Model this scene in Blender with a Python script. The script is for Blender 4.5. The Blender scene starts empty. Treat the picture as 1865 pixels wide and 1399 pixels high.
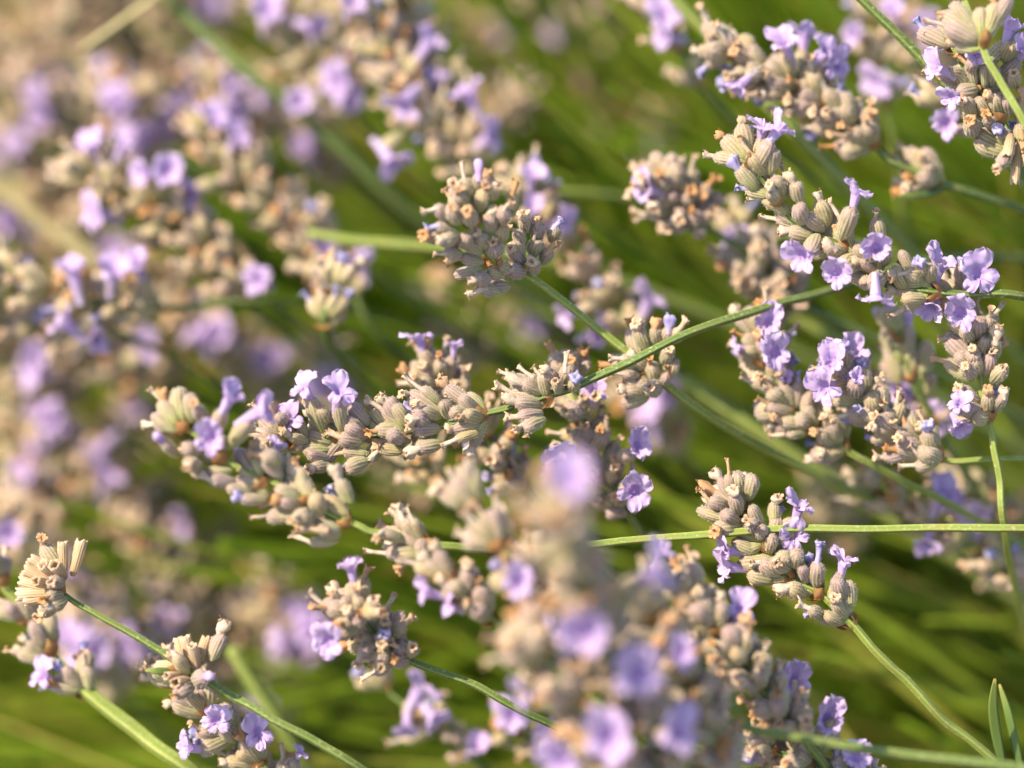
import bpy, math, random
from mathutils import Vector, Matrix, Quaternion, noise
random.seed(7)
R = random.random
def U(a, b): return a + (b - a) * random.random()

# ------------------------------------------------------------------ camera, sky, sun
SC = bpy.context.scene
COL = SC.collection
PITCH = math.radians(35)
FOC = 0.57                                   # distance to the plane of focus (m)
KPX = 0.165 / 1865                           # metres per photograph pixel in the plane of focus
FWD = Vector((0, math.cos(PITCH), -math.sin(PITCH)))
RGT = Vector((1, 0, 0))
UPV = Vector((0, math.sin(PITCH), math.cos(PITCH)))
CAM = Vector((0, 0, 0.45)) - FWD * FOC
cd = bpy.data.cameras.new('camera')
cam = bpy.data.objects.new('camera', cd); COL.objects.link(cam)
cam.location = CAM
cam.rotation_euler = (math.pi / 2 - PITCH, 0, 0)
cd.sensor_width = 17.3
cd.lens = 17.3 * FOC / 0.165
cd.clip_start = 0.02; cd.clip_end = 6000
cd.dof.use_dof = True
cd.dof.focus_distance = FOC
cd.dof.aperture_fstop = 2.9
cd.dof.aperture_blades = 0
SC.camera = cam

SUN = (RGT * -0.58 + UPV * 0.50 - FWD * 0.66).normalized()
w = bpy.data.worlds.new('World'); SC.world = w; w.use_nodes = True
nt = w.node_tree
sky = nt.nodes.new('ShaderNodeTexSky'); sky.sky_type = 'NISHITA'; sky.sun_disc = False
sky.sun_elevation = math.asin(SUN.z)
sky.sun_rotation = math.atan2(SUN.x, SUN.y)
bg = nt.nodes['Background']; bg.inputs['Strength'].default_value = 0.15
nt.links.new(sky.outputs[0], bg.inputs[0])
sl = bpy.data.lights.new('sun', 'SUN'); sl.energy = 4.5; sl.angle = math.radians(0.53); sl.color = (1.0, 0.89, 0.70)
so = bpy.data.objects.new('sun', sl); COL.objects.link(so)
so.rotation_euler = (-SUN).to_track_quat('-Z', 'Y').to_euler()
so.location = SUN * 3
SC.view_settings.view_transform = 'Standard'
SC.view_settings.look = 'None'
SC.view_settings.exposure = 1.12
SC.view_settings.gamma = 1
SC.render.engine = 'CYCLES'
SC.cycles.use_denoising = True
SC.cycles.max_bounces = 5
SC.cycles.diffuse_bounces = 4
SC.cycles.transmission_bounces = 4
SC.cycles.use_adaptive_sampling = True
SC.cycles.adaptive_threshold = 0.02

def P(px, py, d=0.0):
    """photograph pixel + depth behind the plane of focus (mm) -> world point"""
    s = (FOC + d * 1e-3) / FOC
    return CAM + FWD * (FOC + d * 1e-3) + RGT * ((px - 932.5) * KPX * s) - UPV * ((py - 699.5) * KPX * s)
def V(x, y, z):
    """direction in camera terms: right, up, towards the camera"""
    return (RGT * x + UPV * y - FWD * z)
def Zm(x0, y0, s): return lambda X, Y: (x0 + X / s, y0 + Y / s)

# ------------------------------------------------------------------ materials
def mat(name):
    m = bpy.data.materials.new(name); m.use_nodes = True
    t = m.node_tree; b = t.nodes['Principled BSDF']
    return m, t, b
def N(t, typ, **kw):
    n = t.nodes.new(typ)
    for k, v in kw.items():
        if hasattr(n, k): setattr(n, k, v)
    return n
def ramp(t, stops, fac):
    r = t.nodes.new('ShaderNodeValToRGB')
    e = r.color_ramp.elements
    while len(e) < len(stops): e.new(0.5)
    for el, (p, c) in zip(e, stops):
        el.position = p; el.color = (*c, 1)
    t.links.new(fac, r.inputs[0]); return r.outputs[0]
def mixc(t, fac, a, b, mode='MIX'):
    n = t.nodes.new('ShaderNodeMix'); n.data_type = 'RGBA'; n.blend_type = mode
    for sock, v in ((n.inputs[0], fac), (n.inputs[6], a), (n.inputs[7], b)):
        if hasattr(v, 'is_linked'): t.links.new(v, sock)
        elif isinstance(v, tuple): sock.default_value = (*v, 1)
        else: sock.default_value = v
    return n.outputs[2]
def math_(t, op, a, b=0.0, clamp=False):
    n = t.nodes.new('ShaderNodeMath'); n.operation = op; n.use_clamp = clamp
    for sock, v in ((n.inputs[0], a), (n.inputs[1], b)):
        if hasattr(v, 'is_linked'): t.links.new(v, sock)
        else: sock.default_value = v
    return n.outputs[0]
def noise_(t, scale, detail=3, vec=None, rough=0.5):
    n = t.nodes.new('ShaderNodeTexNoise'); n.inputs['Scale'].default_value = scale
    n.inputs['Detail'].default_value = detail; n.inputs['Roughness'].default_value = rough
    if vec is not None: t.links.new(vec, n.inputs['Vector'])
    return n.outputs[0]
def attr(t, name):
    n = t.nodes.new('ShaderNodeAttribute'); n.attribute_name = name; return n.outputs['Fac']
def objrand(t):
    return t.nodes.new('ShaderNodeObjectInfo').outputs['Random']
def ocoord(t):
    """object coordinates shifted per object, so that copies do not repeat their marks"""
    c = t.nodes.new('ShaderNodeTexCoord').outputs['Object']
    a = t.nodes.new('ShaderNodeVectorMath'); a.operation = 'ADD'
    m = math_(t, 'MULTIPLY', objrand(t), 37.0)
    t.links.new(c, a.inputs[0]); t.links.new(m, a.inputs[1])
    return a.outputs[0]
def bump(t, b, h, strength, dist):
    n = t.nodes.new('ShaderNodeBump'); n.inputs['Strength'].default_value = strength
    n.inputs['Distance'].default_value = dist
    t.links.new(h, n.inputs['Height']); t.links.new(n.outputs[0], b.inputs['Normal'])
def translucent(t, b, col, amount):
    tr = t.nodes.new('ShaderNodeBsdfTranslucent'); mx = t.nodes.new('ShaderNodeMixShader')
    mx.inputs[0].default_value = amount
    t.links.new(col, tr.inputs[0]); t.links.new(b.outputs[0], mx.inputs[1]); t.links.new(tr.outputs[0], mx.inputs[2])
    t.links.new(mx.outputs[0], t.nodes['Material Output'].inputs[0])

def make_calyx_mat(name, stops, mauve, speck, lod=False, dry=False):
    m, t, b = mat(name)
    oc = ocoord(t); rnd = objrand(t); tt = attr(t, 'along'); rib = attr(t, 'rib')
    wob = noise_(t, 1.6, 2, oc)
    f = math_(t, 'ADD', tt, math_(t, 'MULTIPLY', math_(t, 'SUBTRACT', wob, 0.5), 0.5))
    f = math_(t, 'ADD', f, math_(t, 'MULTIPLY', math_(t, 'SUBTRACT', rnd, 0.5), 0.45), True)
    c = ramp(t, stops, f)
    sp = noise_(t, 22, 3, oc, 0.7)
    spf = math_(t, 'MULTIPLY', math_(t, 'SUBTRACT', sp, 0.47, True), speck)
    spf = math_(t, 'MULTIPLY', spf, math_(t, 'ADD', tt, 0.12), True)
    c = mixc(t, spf, c, mauve)
    if not dry:
        c = mixc(t, math_(t, 'MULTIPLY', math_(t, 'SUBTRACT', rnd, 0.66, True), 1.5), c, (0.36, 0.25, 0.27))
        c = mixc(t, math_(t, 'MULTIPLY', math_(t, 'SUBTRACT', 0.16, rnd, True), 4.0), c, (0.46, 0.33, 0.19))
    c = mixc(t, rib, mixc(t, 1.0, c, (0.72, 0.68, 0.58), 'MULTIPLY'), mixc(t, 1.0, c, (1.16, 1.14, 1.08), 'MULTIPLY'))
    t.links.new(c, b.inputs['Base Color'])
    b.inputs['Roughness'].default_value = 0.78
    b.inputs['Specular IOR Level'].default_value = 0.25
    b.inputs['Sheen Weight'].default_value = 0.35; b.inputs['Sheen Roughness'].default_value = 0.4
    b.inputs['Sheen Tint'].default_value = (1, 0.95, 0.85, 1)
    if not lod: bump(t, b, sp, 0.35, 0.0002)
    translucent(t, b, c, 0.14)
    return m
CAL_STOPS = [(0.0, (0.36, 0.38, 0.135)), (0.30, (0.425, 0.405, 0.205)), (0.62, (0.435, 0.37, 0.23)), (1.0, (0.40, 0.30, 0.25))]
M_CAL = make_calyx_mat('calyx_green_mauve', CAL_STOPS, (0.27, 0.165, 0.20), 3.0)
M_CAL_SOFT = make_calyx_mat('calyx_buff', [(0.0, (0.35, 0.36, 0.125)), (0.5, (0.44, 0.39, 0.21)), (1.0, (0.47, 0.36, 0.25))], (0.36, 0.23, 0.20), 1.4, True)
M_DRYCAL = make_calyx_mat('calyx_straw', [(0.0, (0.36, 0.24, 0.12)), (0.4, (0.50, 0.35, 0.21)), (0.8, (0.56, 0.40, 0.26)), (1.0, (0.60, 0.46, 0.33))], (0.36, 0.22, 0.14), 1.2, dry=True)

def make_fuzz():
    m, t, b = mat('fine_hairs')
    b.inputs['Base Color'].default_value = (0.62, 0.57, 0.46, 1); b.inputs['Roughness'].default_value = 0.6
    rgb = t.nodes.new('ShaderNodeRGB'); rgb.outputs[0].default_value = (0.62, 0.57, 0.46, 1)
    translucent(t, b, rgb.outputs[0], 0.4)
    return m
M_FUZZ = make_fuzz()

def make_petal(name, lite, dark, rimc):
    m, t, b = mat(name)
    oc = ocoord(t); rnd = objrand(t); tt = attr(t, 'along'); vein = attr(t, 'rib')
    c = ramp(t, [(0.0, (0.58, 0.48, 0.60)), (0.30, lite), (0.46, dark), (0.56, lite), (1.0, rimc)], tt)
    n = noise_(t, 3.5, 3, oc)
    c = mixc(t, math_(t, 'MULTIPLY', math_(t, 'SUBTRACT', n, 0.48, True), 1.2, True), c, dark)
    c = mixc(t, math_(t, 'MULTIPLY', vein, 0.35), c, dark)
    c = mixc(t, math_(t, 'MULTIPLY', rnd, 0.35), c, (0.56, 0.39, 0.65))
    t.links.new(c, b.inputs['Base Color'])
    b.inputs['Roughness'].default_value = 0.55; b.inputs['Specular IOR Level'].default_value = 0.3
    b.inputs['Sheen Weight'].default_value = 0.2
    translucent(t, b, c, 0.36)
    return m
M_PET = make_petal('lilac_petal', (0.57, 0.405, 0.65), (0.42, 0.265, 0.57), (0.59, 0.445, 0.66))
M_BLUE = make_petal('wilted_blue_petal', (0.46, 0.44, 0.62), (0.19, 0.18, 0.43), (0.56, 0.53, 0.62))

def make_tan():
    m, t, b = mat('withered_tan')
    oc = ocoord(t); rnd = objrand(t); tt = attr(t, 'along')
    n = noise_(t, 9, 3, oc, 0.65)
    c = ramp(t, [(0.0, (0.48, 0.40, 0.31)), (0.35, (0.60, 0.49, 0.37)), (0.72, (0.62, 0.47, 0.33)), (1.0, (0.44, 0.22, 0.09))], tt)
    c = mixc(t, math_(t, 'MULTIPLY', math_(t, 'SUBTRACT', n, 0.50, True), 3.0, True), c, (0.34, 0.15, 0.05))
    r2 = math_(t, 'MULTIPLY', math_(t, 'SUBTRACT', rnd, 0.55, True), 2.2, True)
    c = mixc(t, r2, c, (0.47, 0.23, 0.075))
    t.links.new(c, b.inputs['Base Color']); b.inputs['Roughness'].default_value = 0.75
    bump(t, b, n, 0.5, 0.0003)
    translucent(t, b, c, 0.22)
    return m
M_TAN = make_tan()

def make_bract():
    m, t, b = mat('rusty_bract')
    oc = ocoord(t); n = noise_(t, 5, 3, oc)
    c = mixc(t, n, (0.26, 0.10, 0.025), (0.58, 0.32, 0.12))
    t.links.new(c, b.inputs['Base Color']); b.inputs['Roughness'].default_value = 0.7
    translucent(t, b, c, 0.35)
    return m
M_BRACT = make_bract()

def make_stem(name, face, ridge, dry):
    m, t, b = mat(name)
    g = t.nodes.new('ShaderNodeTexCoord').outputs['Object']; rib = attr(t, 'rib')
    n = noise_(t, 260, 3, g); n2 = noise_(t, 1800, 2, g); rnd = objrand(t)
    c = mixc(t, rib, face, ridge)
    c = mixc(t, math_(t, 'MULTIPLY', math_(t, 'SUBTRACT', n, 0.52, True), 2.2, True), c, dry)
    c = mixc(t, math_(t, 'MULTIPLY', math_(t, 'SUBTRACT', n2, 0.56, True), 3.0, True), c, (0.42, 0.45, 0.24))
    c = mixc(t, math_(t, 'MULTIPLY', rnd, 0.3), c, (0.18, 0.20, 0.04))
    t.links.new(c, b.inputs['Base Color']); b.inputs['Roughness'].default_value = 0.6
    b.inputs['Specular IOR Level'].default_value = 0.35
    bump(t, b, n2, 0.4, 0.0002)
    return m
M_STEM = make_stem('stem_green', (0.06, 0.10, 0.018), (0.155, 0.205, 0.05), (0.17, 0.14, 0.04))
M_STEMY = make_stem('stem_yellow_green', (0.15, 0.20, 0.03), (0.27, 0.30, 0.065), (0.27, 0.21, 0.06))
M_STRAW = make_stem('stem_straw', (0.36, 0.27, 0.13), (0.48, 0.37, 0.19), (0.30, 0.18, 0.08))

def make_thicket():
    m, t, b = mat('thicket_green')
    tone = attr(t, 'tone')
    c = ramp(t, [(0.0, (0.10, 0.19, 0.004)), (0.35, (0.18, 0.30, 0.008)), (0.6, (0.26, 0.385, 0.014)), (0.82, (0.37, 0.44, 0.035)), (0.93, (0.42, 0.34, 0.07)), (1.0, (0.36, 0.17, 0.04))], tone)
    t.links.new(c, b.inputs['Base Color']); b.inputs['Roughness'].default_value = 0.6
    translucent(t, b, c, 0.5)
    return m
M_THICK = make_thicket()
def make_leaf():
    m, t, b = mat('leaf_green')
    tt = attr(t, 'along'); oc = ocoord(t); n = noise_(t, 4, 3, oc)
    c = ramp(t, [(0.0, (0.08, 0.15, 0.03)), (0.6, (0.14, 0.22, 0.04)), (0.9, (0.24, 0.28, 0.05)), (1.0, (0.36, 0.30, 0.06))], tt)
    c = mixc(t, math_(t, 'MULTIPLY', n, 0.4), c, (0.22, 0.25, 0.07))
    t.links.new(c, b.inputs['Base Color']); b.inputs['Roughness'].default_value = 0.5
    translucent(t, b, c, 0.3)
    return m
M_LEAF = make_leaf()
def make_soil():
    m, t, b = mat('soil')
    g = t.nodes.new('ShaderNodeTexCoord').outputs['Object']
    n = noise_(t, 30, 6, g, 0.65); n2 = noise_(t, 3, 4, g)
    c = ramp(t, [(0.3, (0.05, 0.035, 0.02)), (0.6, (0.14, 0.10, 0.06)), (0.8, (0.22, 0.17, 0.10))], n)
    c = mixc(t, math_(t, 'MULTIPLY', math_(t, 'SUBTRACT', n2, 0.45, True), 2.5, True), c, (0.09, 0.13, 0.025))
    t.links.new(c, b.inputs['Base Color']); b.inputs['Roughness'].default_value = 0.9
    bump(t, b, n, 0.6, 0.01)
    return m
M_SOIL = make_soil()

# ------------------------------------------------------------------ mesh builders (unit: one calyx length)
def new_mesh(name, vs, fs, mats, fm=None, smooth=True, **attrs):
    me = bpy.data.meshes.new(name); me.from_pydata([tuple(v) for v in vs], [], fs)
    for m in mats: me.materials.append(m)
    if fm: me.polygons.foreach_set('material_index', fm)
    me.polygons.foreach_set('use_smooth', [smooth] * len(me.polygons))
    for k, vals in attrs.items():
        a = me.attributes.new(k, 'FLOAT', 'POINT'); a.data.foreach_set('value', vals)
    me.update(); return me

def nz(v, s, seed): return noise.noise(Vector(v) * s + Vector((seed * 7.1, seed * 3.7, seed * 5.3)))

def calyx_data(seed, na, nr, ribs, bend, fat, hollow=False):
    vs, fs, al, rb = [], [], [], []
    prof = [(0, .075), (.04, .11), (.14, .165), (.3, .21), (.48, .24), (.64, .25), (.78, .24), (.89, .205), (.96, .15), (1.0, .09)]
    if hollow: prof = [(0, .06), (.06, .10), (.2, .13), (.4, .155), (.6, .165), (.8, .170), (1.0, .175)]
    def rad(t):
        for (a, ra), (b, rb_) in zip(prof, prof[1:]):
            if t <= b: return ra + (rb_ - ra) * (t - a) / (b - a)
        return prof[-1][1]
    rings = [i / (nr - 1) for i in range(nr)]
    if not hollow: rings = [r ** 0.9 for r in rings]
    ph = seed * 1.7
    def ring(t, rr, zoff=0.0):
        k = len(vs)
        for j in range(na):
            a = 2 * math.pi * j / na
            rib = 0.5 + 0.5 * math.cos(ribs * a + ph) if ribs else 0.5
            r = rr * (1 + 0.20 * (rib - .5) * min(1, t * 4) * min(1, (1.05 - t) * 3)) * fat
            r *= 1 + 0.14 * nz((math.cos(a), math.sin(a), t * 2), 1.3, seed)
            lip = 0
            if t > .9: lip = 0.035 * math.cos(5 * a + ph) * (t - .9) * 10
            vs.append((r * math.cos(a) + bend * t * t, r * math.sin(a) * .92, t + lip + zoff)); al.append(t); rb.append(rib)
        return k
    ks = [ring(t, rad(t)) for t in rings]
    if hollow:
        ks += [ring(1.0, .135), ring(.8, .11), ring(.45, .07)]
    for k, k2 in zip(ks, ks[1:]):
        for j in range(na):
            fs.append((k + j, k + (j + 1) % na, k2 + (j + 1) % na, k2 + j))
    fs.append(tuple(ks[-1] + j for j in range(na)))
    if hollow:
        for i in range(ks[-2], len(vs)): al[i] = 0.0
    return vs, fs, al, rb

def make_calyx(i, hollow=False, lod=False):
    random.seed(100 + i + (50 if hollow else 0))
    fat = U(.92, 1.12)
    vs, fs, al, rb = calyx_data(i + 1, 14 if lod else 39, 7 if lod else 12, 0 if lod else 13, U(-.10, .16), fat, hollow)
    fm = [0] * len(fs)
    if not lod:
        nv = len(vs)
        for _ in range(300 if not hollow else 60):
            q = random.randrange(39, nv - 39)
            p = Vector(vs[q]); n = Vector((p.x - 0.05, p.y, 0)).normalized()
            d = (n + Vector((U(-.4, .4), U(-.4, .4), U(-.1, .9)))).normalized() * U(.035, .095)
            s = d.cross(Vector((R(), R(), R()))).normalized() * .006
            k = len(vs); vs += [p - s, p + s, p + d]; al += [1] * 3; rb += [1] * 3
            fs.append((k, k + 1, k + 2)); fm.append(1)
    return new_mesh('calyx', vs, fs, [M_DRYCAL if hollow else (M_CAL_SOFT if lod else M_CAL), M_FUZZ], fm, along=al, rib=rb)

def make_tip(i, m, kind):
    """withered petals: a crumpled little tube with a ragged curled lip"""
    random.seed(300 + i)
    na, vs, fs, al, rb = 12, [], [], [], []
    bendx, bendy = U(-.25, .25), U(-.25, .25)
    if kind == 'tube': prof = [(-.12, .085), (0, .085), (.12, .075), (.24, .085), (.33, .115), (.37, .14), (.345, .10), (.28, .06), (.20, .03)]
    elif kind == 'knob': prof = [(-.12, .08), (0, .09), (.07, .13), (.16, .165), (.25, .165), (.30, .12), (.26, .06), (.20, .03)]
    else: prof = [(-.12, .07), (0, .075), (.14, .06), (.30, .055), (.42, .07), (.48, .085), (.46, .055), (.40, .03)]
    for q, (z, r) in enumerate(prof):
        t = max(0, z) / .45
        for j in range(na):
            a = 2 * math.pi * j / na
            rr = r * (1 + (.95 if q > 2 else .3) * nz((math.cos(a) * 1.2, math.sin(a) * 1.2, z * 4), 1.9, i + 3))
            zz = z + (.10 * nz((math.cos(a), math.sin(a), z), 2.6, i + 9) if q > 3 else 0)
            vs.append((rr * math.cos(a) + bendx * t * t * .35, rr * math.sin(a) + bendy * t * t * .35, zz))
            al.append(q / (len(prof) - 1)); rb.append(R())
    n = len(prof)
    for q in range(n - 1):
        for j in range(na):
            fs.append((q * na + j, q * na + (j + 1) % na, (q + 1) * na + (j + 1) % na, (q + 1) * na + j))
    fs.append(tuple((n - 1) * na + j for j in range(na)))
    # a few ragged flaps at the lip
    for f in range(4):
        a = U(0, 6.28); z0 = prof[n - 3][0]; r0 = prof[n - 3][1] * .9
        k = len(vs); ca, sa = math.cos(a), math.sin(a)
        out = U(.03, .10); up = U(-.06, .10)
        cx, cy = bendx * .3 * (z0 / .45) ** 2, bendy * .3 * (z0 / .45) ** 2
        for (dr, dz, dw) in ((-.02, -.03, .045), (out * .6, up * .7, .055), (out, up + U(-.05, .03), .02)):
            for s in (-1, 1):
                vs.append((cx + (r0 + dr) * ca - s * dw * sa, cy + (r0 + dr) * sa + s * dw * ca, z0 + dz + s * U(-.02, .02))); al.append(.75 + .2 * R()); rb.append(R())
        fs += [(k, k + 1, k + 3, k + 2), (k + 2, k + 3, k + 5, k + 4)]
    return new_mesh('withered_petals', vs, fs, [m], along=al, rib=rb)

def make_corolla(i, openness=1.0, m=None, lod=False):
    """two-lipped lavender flower: +Z out of the throat, +Y the upper lip; throat at the origin"""
    random.seed(500 + i)
    m = m or M_PET
    vs, fs, al, rb = [], [], [], []
    na = 10 if lod else 20
    prof = [(-.62, .085), (-.45, .09), (-.3, .105), (-.15, .125), (-.04, .14), (.02, .15)]
    for q, (z, r) in enumerate(prof):
        for j in range(na):
            a = 2 * math.pi * j / na
            rr = r * (1 + .08 * math.cos(5 * a + i)); vs.append((rr * math.cos(a), rr * math.sin(a) - .10 * (z * z) * 1.2, z)); al.append(.30 * q / 5); rb.append(0.3 + .3 * math.cos(9 * a))
    for q in range(len(prof) - 1):
        for j in range(na):
            fs.append((q * na + j, q * na + (j + 1) % na, (q + 1) * na + (j + 1) % na, (q + 1) * na + j))
    # inner throat
    k0 = len(vs)
    for q, (z, r) in enumerate([(.015, .135), (-.03, .10), (-.07, .07), (-.10, .035)]):
        for j in range(na):
            a = 2 * math.pi * j / na
            vs.append((r * math.cos(a), r * math.sin(a), z)); al.append(.36); rb.append(.2)
    for q in range(3):
        for j in range(na):
            fs.append((k0 + q * na + j, k0 + (q + 1) * na + j, k0 + (q + 1) * na + (j + 1) % na, k0 + q * na + (j + 1) % na))
    fs.append(tuple(k0 + 3 * na + j for j in range(na))[::-1])
    nu, nv_ = (5, 4) if lod else (9, 8)
    lobes = [(60, .56, .46, .62), (120, .56, .46, .62), (205, .40, .30, 1.05), (270, .44, .31, 1.2), (335, .40, .30, 1.05)]
    for li, (ang, ln, wd, fl) in enumerate(lobes):
        ang = math.radians(ang + U(-9, 9)); ln *= U(.8, 1.15); wd *= U(.8, 1.1)
        fl = fl * openness * U(.6, 1.3)
        er = Vector((math.cos(ang), math.sin(ang), 0)); et = Vector((-math.sin(ang), math.cos(ang), 0)); ez = Vector((0, 0, 1))
        k = len(vs); curl = U(-.3, 1.0); tw = U(-.3, .3)
        p = er * .138; th = .25
        pts = []
        for u in range(nv_ + 1):
            s = u / nv_
            th = .25 + fl * 1.15 * min(1, s * 1.8) + curl * max(0, s - .6) * 1.2
            pts.append((p.copy(), th)); p = p + (er * math.sin(th) + ez * math.cos(th)) * (ln / nv_)
        for u in range(nv_ + 1):
            s = u / nv_; p, th = pts[u]
            wdt = wd * (.36 + 1.25 * s - 0.42 * s * s) * math.sqrt(max(0.015, 1 - max(0, (s - .45) / .56) ** 2)) * .62
            nrm = er * math.cos(th) - ez * math.sin(th)
            for v in range(nu):
                q = v / (nu - 1) * 2 - 1
                cup = (q * q) * .09 * (1 - s * 1.6)
                ruf = .15 * s * nz((q * 1.4 + li, s * 2, i), 1.9, li + i * 5) + .03 * s * math.sin(q * 6 + li * 2 + i)
                notch = -.035 * max(0, 1 - abs(q) * 3) * (1 if u == nv_ else 0)
                vs.append(p + et * (q * wdt + tw * s * .05) - nrm * (cup + ruf) + (er * math.sin(th) + ez * math.cos(th)) * notch)
                al.append(.48 + .52 * s); rb.append(max(0, math.cos(q * 9)) ** 3 * (1 - s))
        for u in range(nv_):
            for v in range(nu - 1):
                fs.append((k + u * nu + v, k + u * nu + v + 1, k + (u + 1) * nu + v + 1, k + (u + 1) * nu + v))
    return new_mesh('corolla', vs, fs, [m], along=al, rib=rb)

def make_budtip(i):
    random.seed(700 + i)
    vs, fs, al, rb = [], [], [], []; na = 12
    prof = [(-.1, .08), (.05, .09), (.18, .10), (.28, .13), (.38, .135), (.46, .10), (.50, .05)]
    for q, (z, r) in enumerate(prof):
        for j in range(na):
            a = 2 * math.pi * j / na; rr = r * (1 + .15 * math.cos(3 * a + i) + .2 * nz((math.cos(a), math.sin(a), z * 3), 1.5, i))
            vs.append((rr * math.cos(a), rr * math.sin(a), z)); al.append(.2 + .8 * q / 6); rb.append(.2)
    for q in range(len(prof) - 1):
        for j in range(na):
            fs.append((q * na + j, q * na + (j + 1) % na, (q + 1) * na + (j + 1) % na, (q + 1) * na + j))
    fs.append(tuple((len(prof) - 1) * na + j for j in range(na)))
    return new_mesh('petal_bud', vs, fs, [M_PET], along=al, rib=rb)

def make_bract_mesh(i):
    random.seed(800 + i)
    vs, fs, al = [], [], []; nu, nv_ = 5, 7
    ln, wd, curl = U(.55, .85), U(.20, .34), U(.4, 1.5)
    p = Vector((0, 0, 0)); th = .2
    for u in range(nv_ + 1):
        s = u / nv_
        wdt = wd * math.sin(math.pi * min(1, .18 + s * .82)) * (1 if s < .5 else (1.05 - (s - .5) * 1.6))
        for v in range(nu):
            q = v / (nu - 1) * 2 - 1
            vs.append(p + Vector((q * wdt, .12 * q * q * math.cos(th) + .05 * nz((q, s * 3, 0), 2, i), 0))); al.append(s)
        th += curl / nv_; p = p + Vector((0, math.sin(th), math.cos(th))) * (ln / nv_)
    for u in range(nv_):
        for v in range(nu - 1):
            fs.append((u * nu + v, u * nu + v + 1, (u + 1) * nu + v + 1, (u + 1) * nu + v))
    return new_mesh('bract', vs, fs, [M_BRACT], along=al)

NV = 6
CALYX = [make_calyx(i) for i in range(NV)]
CALYX_L = [make_calyx(i, lod=True) for i in range(4)]
HOLLOW = [make_calyx(i, hollow=True) for i in range(3)]
TIPS = {'t': [make_tip(i, M_TAN, ['tube', 'knob', 'long'][i % 3]) for i in range(9)],
        'k': [make_tip(20 + i, M_TAN, 'knob') for i in range(3)],
        'b': [make_tip(30 + i, M_BLUE, ['knob', 'tube'][i % 2]) for i in range(4)],
        'p': [make_budtip(i) for i in range(3)]}
COROLLA = [make_corolla(i, o) for i, o in enumerate((1.0, 1.2, .8, .95, .55, 1.1, .7, .35, 1.3, .45))]
COROLLA_L = [make_corolla(10 + i, o, lod=True) for i, o in enumerate((1.0, .75, .5, .85))]
BRACT = [make_bract_mesh(i) for i in range(4)]

# ------------------------------------------------------------------ object helpers
def empty(name, loc, parent=None):
    o = bpy.data.objects.new(name, None); COL.objects.link(o)
    o.empty_display_size = .002
    if parent: o.parent = parent; o.location = Vector(loc) - WORLD[parent.name]
    else: o.location = loc
    WORLD[o.name] = Vector(loc); return o
WORLD = {}
def frame(d, up=None, roll=None):
    d = d.normalized()
    up = up if up is not None else Vector((0, 0, 1))
    x = up.cross(d)
    if x.length < 1e-4: x = Vector((1, 0, 0)).cross(d)
    x.normalize(); y = d.cross(x)
    m = Matrix((x, y, d)).transposed()
    if roll is not None: m = m @ Matrix.Rotation(roll, 3, 'Z')
    return m
def put(name, me, parent, loc, rot, scale):
    o = bpy.data.objects.new(name, me); COL.objects.link(o); o.parent = parent
    sc = scale if isinstance(scale, tuple) else (scale,) * 3
    o.matrix_basis = Matrix.LocRotScale(Vector(loc) - WORLD[parent.name], rot.to_quaternion(), Vector(sc))
    return o

def catmull(pts, n):
    out = []
    q = [pts[0] * 2 - pts[1]] + list(pts) + [pts[-1] * 2 - pts[-2]]
    for i in range(len(pts) - 1):
        a, b, c, d = q[i:i + 4]
        for k in range(n):
            t = k / n
            out.append(.5 * ((2 * b) + (c - a) * t + (2 * a - 5 * b + 4 * c - d) * t * t + (3 * b - a - 3 * c + d) * t ** 3))
    out.append(pts[-1].copy()); return out

def tube(pts, radii, prof):
    """sweep a profile [(angle, radius, rib)] along points"""
    vs, fs, rb = [], [], []
    n = len(pts); m = len(prof)
    ref = None
    for i, p in enumerate(pts):
        d = (pts[min(i + 1, n - 1)] - pts[max(i - 1, 0)]).normalized()
        if ref is None: ref = d.orthogonal().normalized()
        ref = (ref - d * ref.dot(d)).normalized(); b = d.cross(ref)
        for a, r, rib in prof:
            vs.append(p + (ref * math.cos(a) + b * math.sin(a)) * (r * radii[i])); rb.append(rib)
    for i in range(n - 1):
        for j in range(m):
            fs.append((i * m + j, i * m + (j + 1) % m, (i + 1) * m + (j + 1) % m, (i + 1) * m + j))
    fs.append(tuple(range(m))[::-1]); fs.append(tuple((n - 1) * m + j for j in range(m)))
    return vs, fs, rb
SQ = []
for c in range(4):
    for da, r, rib in ((-.30, .97, .35), (-.12, 1.06, 1.0), (.12, 1.06, 1.0), (.30, .97, .35), (math.pi / 4, .80, 0.0)):
        SQ.append((c * math.pi / 2 + da + .4, r, rib))
SQL = [(k * math.pi / 3, 1, .5 if k % 2 else 0.1) for k in range(6)]

def leaf_mesh(name, pts, width, thick=0.0003):
    """linear leaf with rolled edges and a midrib, thick enough to be solid"""
    vs, fs, al = [], [], []
    n = len(pts); side0 = None
    prof = [(-1, .25), (-.55, 0), (0, -.12), (.55, 0), (1, .25), (.5, .3), (0, .22), (-.5, .3)]
    for i, p in enumerate(pts):
        d = (pts[min(i + 1, n - 1)] - pts[max(i - 1, 0)]).normalized()
        s = i / (n - 1)
        wd = width * (math.sin(math.pi * min(1, .12 + .85 * s)) ** .55)
        if side0 is None: side0 = d.cross(-FWD).normalized()
        side = (side0 - d * side0.dot(d)).normalized(); nn = side.cross(d)
        for a, h in prof:
            vs.append(p + side * (a * wd) + nn * (h * wd)); al.append(s)
    m = len(prof)
    for i in range(n - 1):
        for j in range(m): fs.append((i * m + j, i * m + (j + 1) % m, (i + 1) * m + (j + 1) % m, (i + 1) * m + j))
    fs.append(tuple(range(m))[::-1]); fs.append(tuple((n - 1) * m + j for j in range(m)))
    return new_mesh(name, vs, fs, [M_LEAF], along=al)

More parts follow.
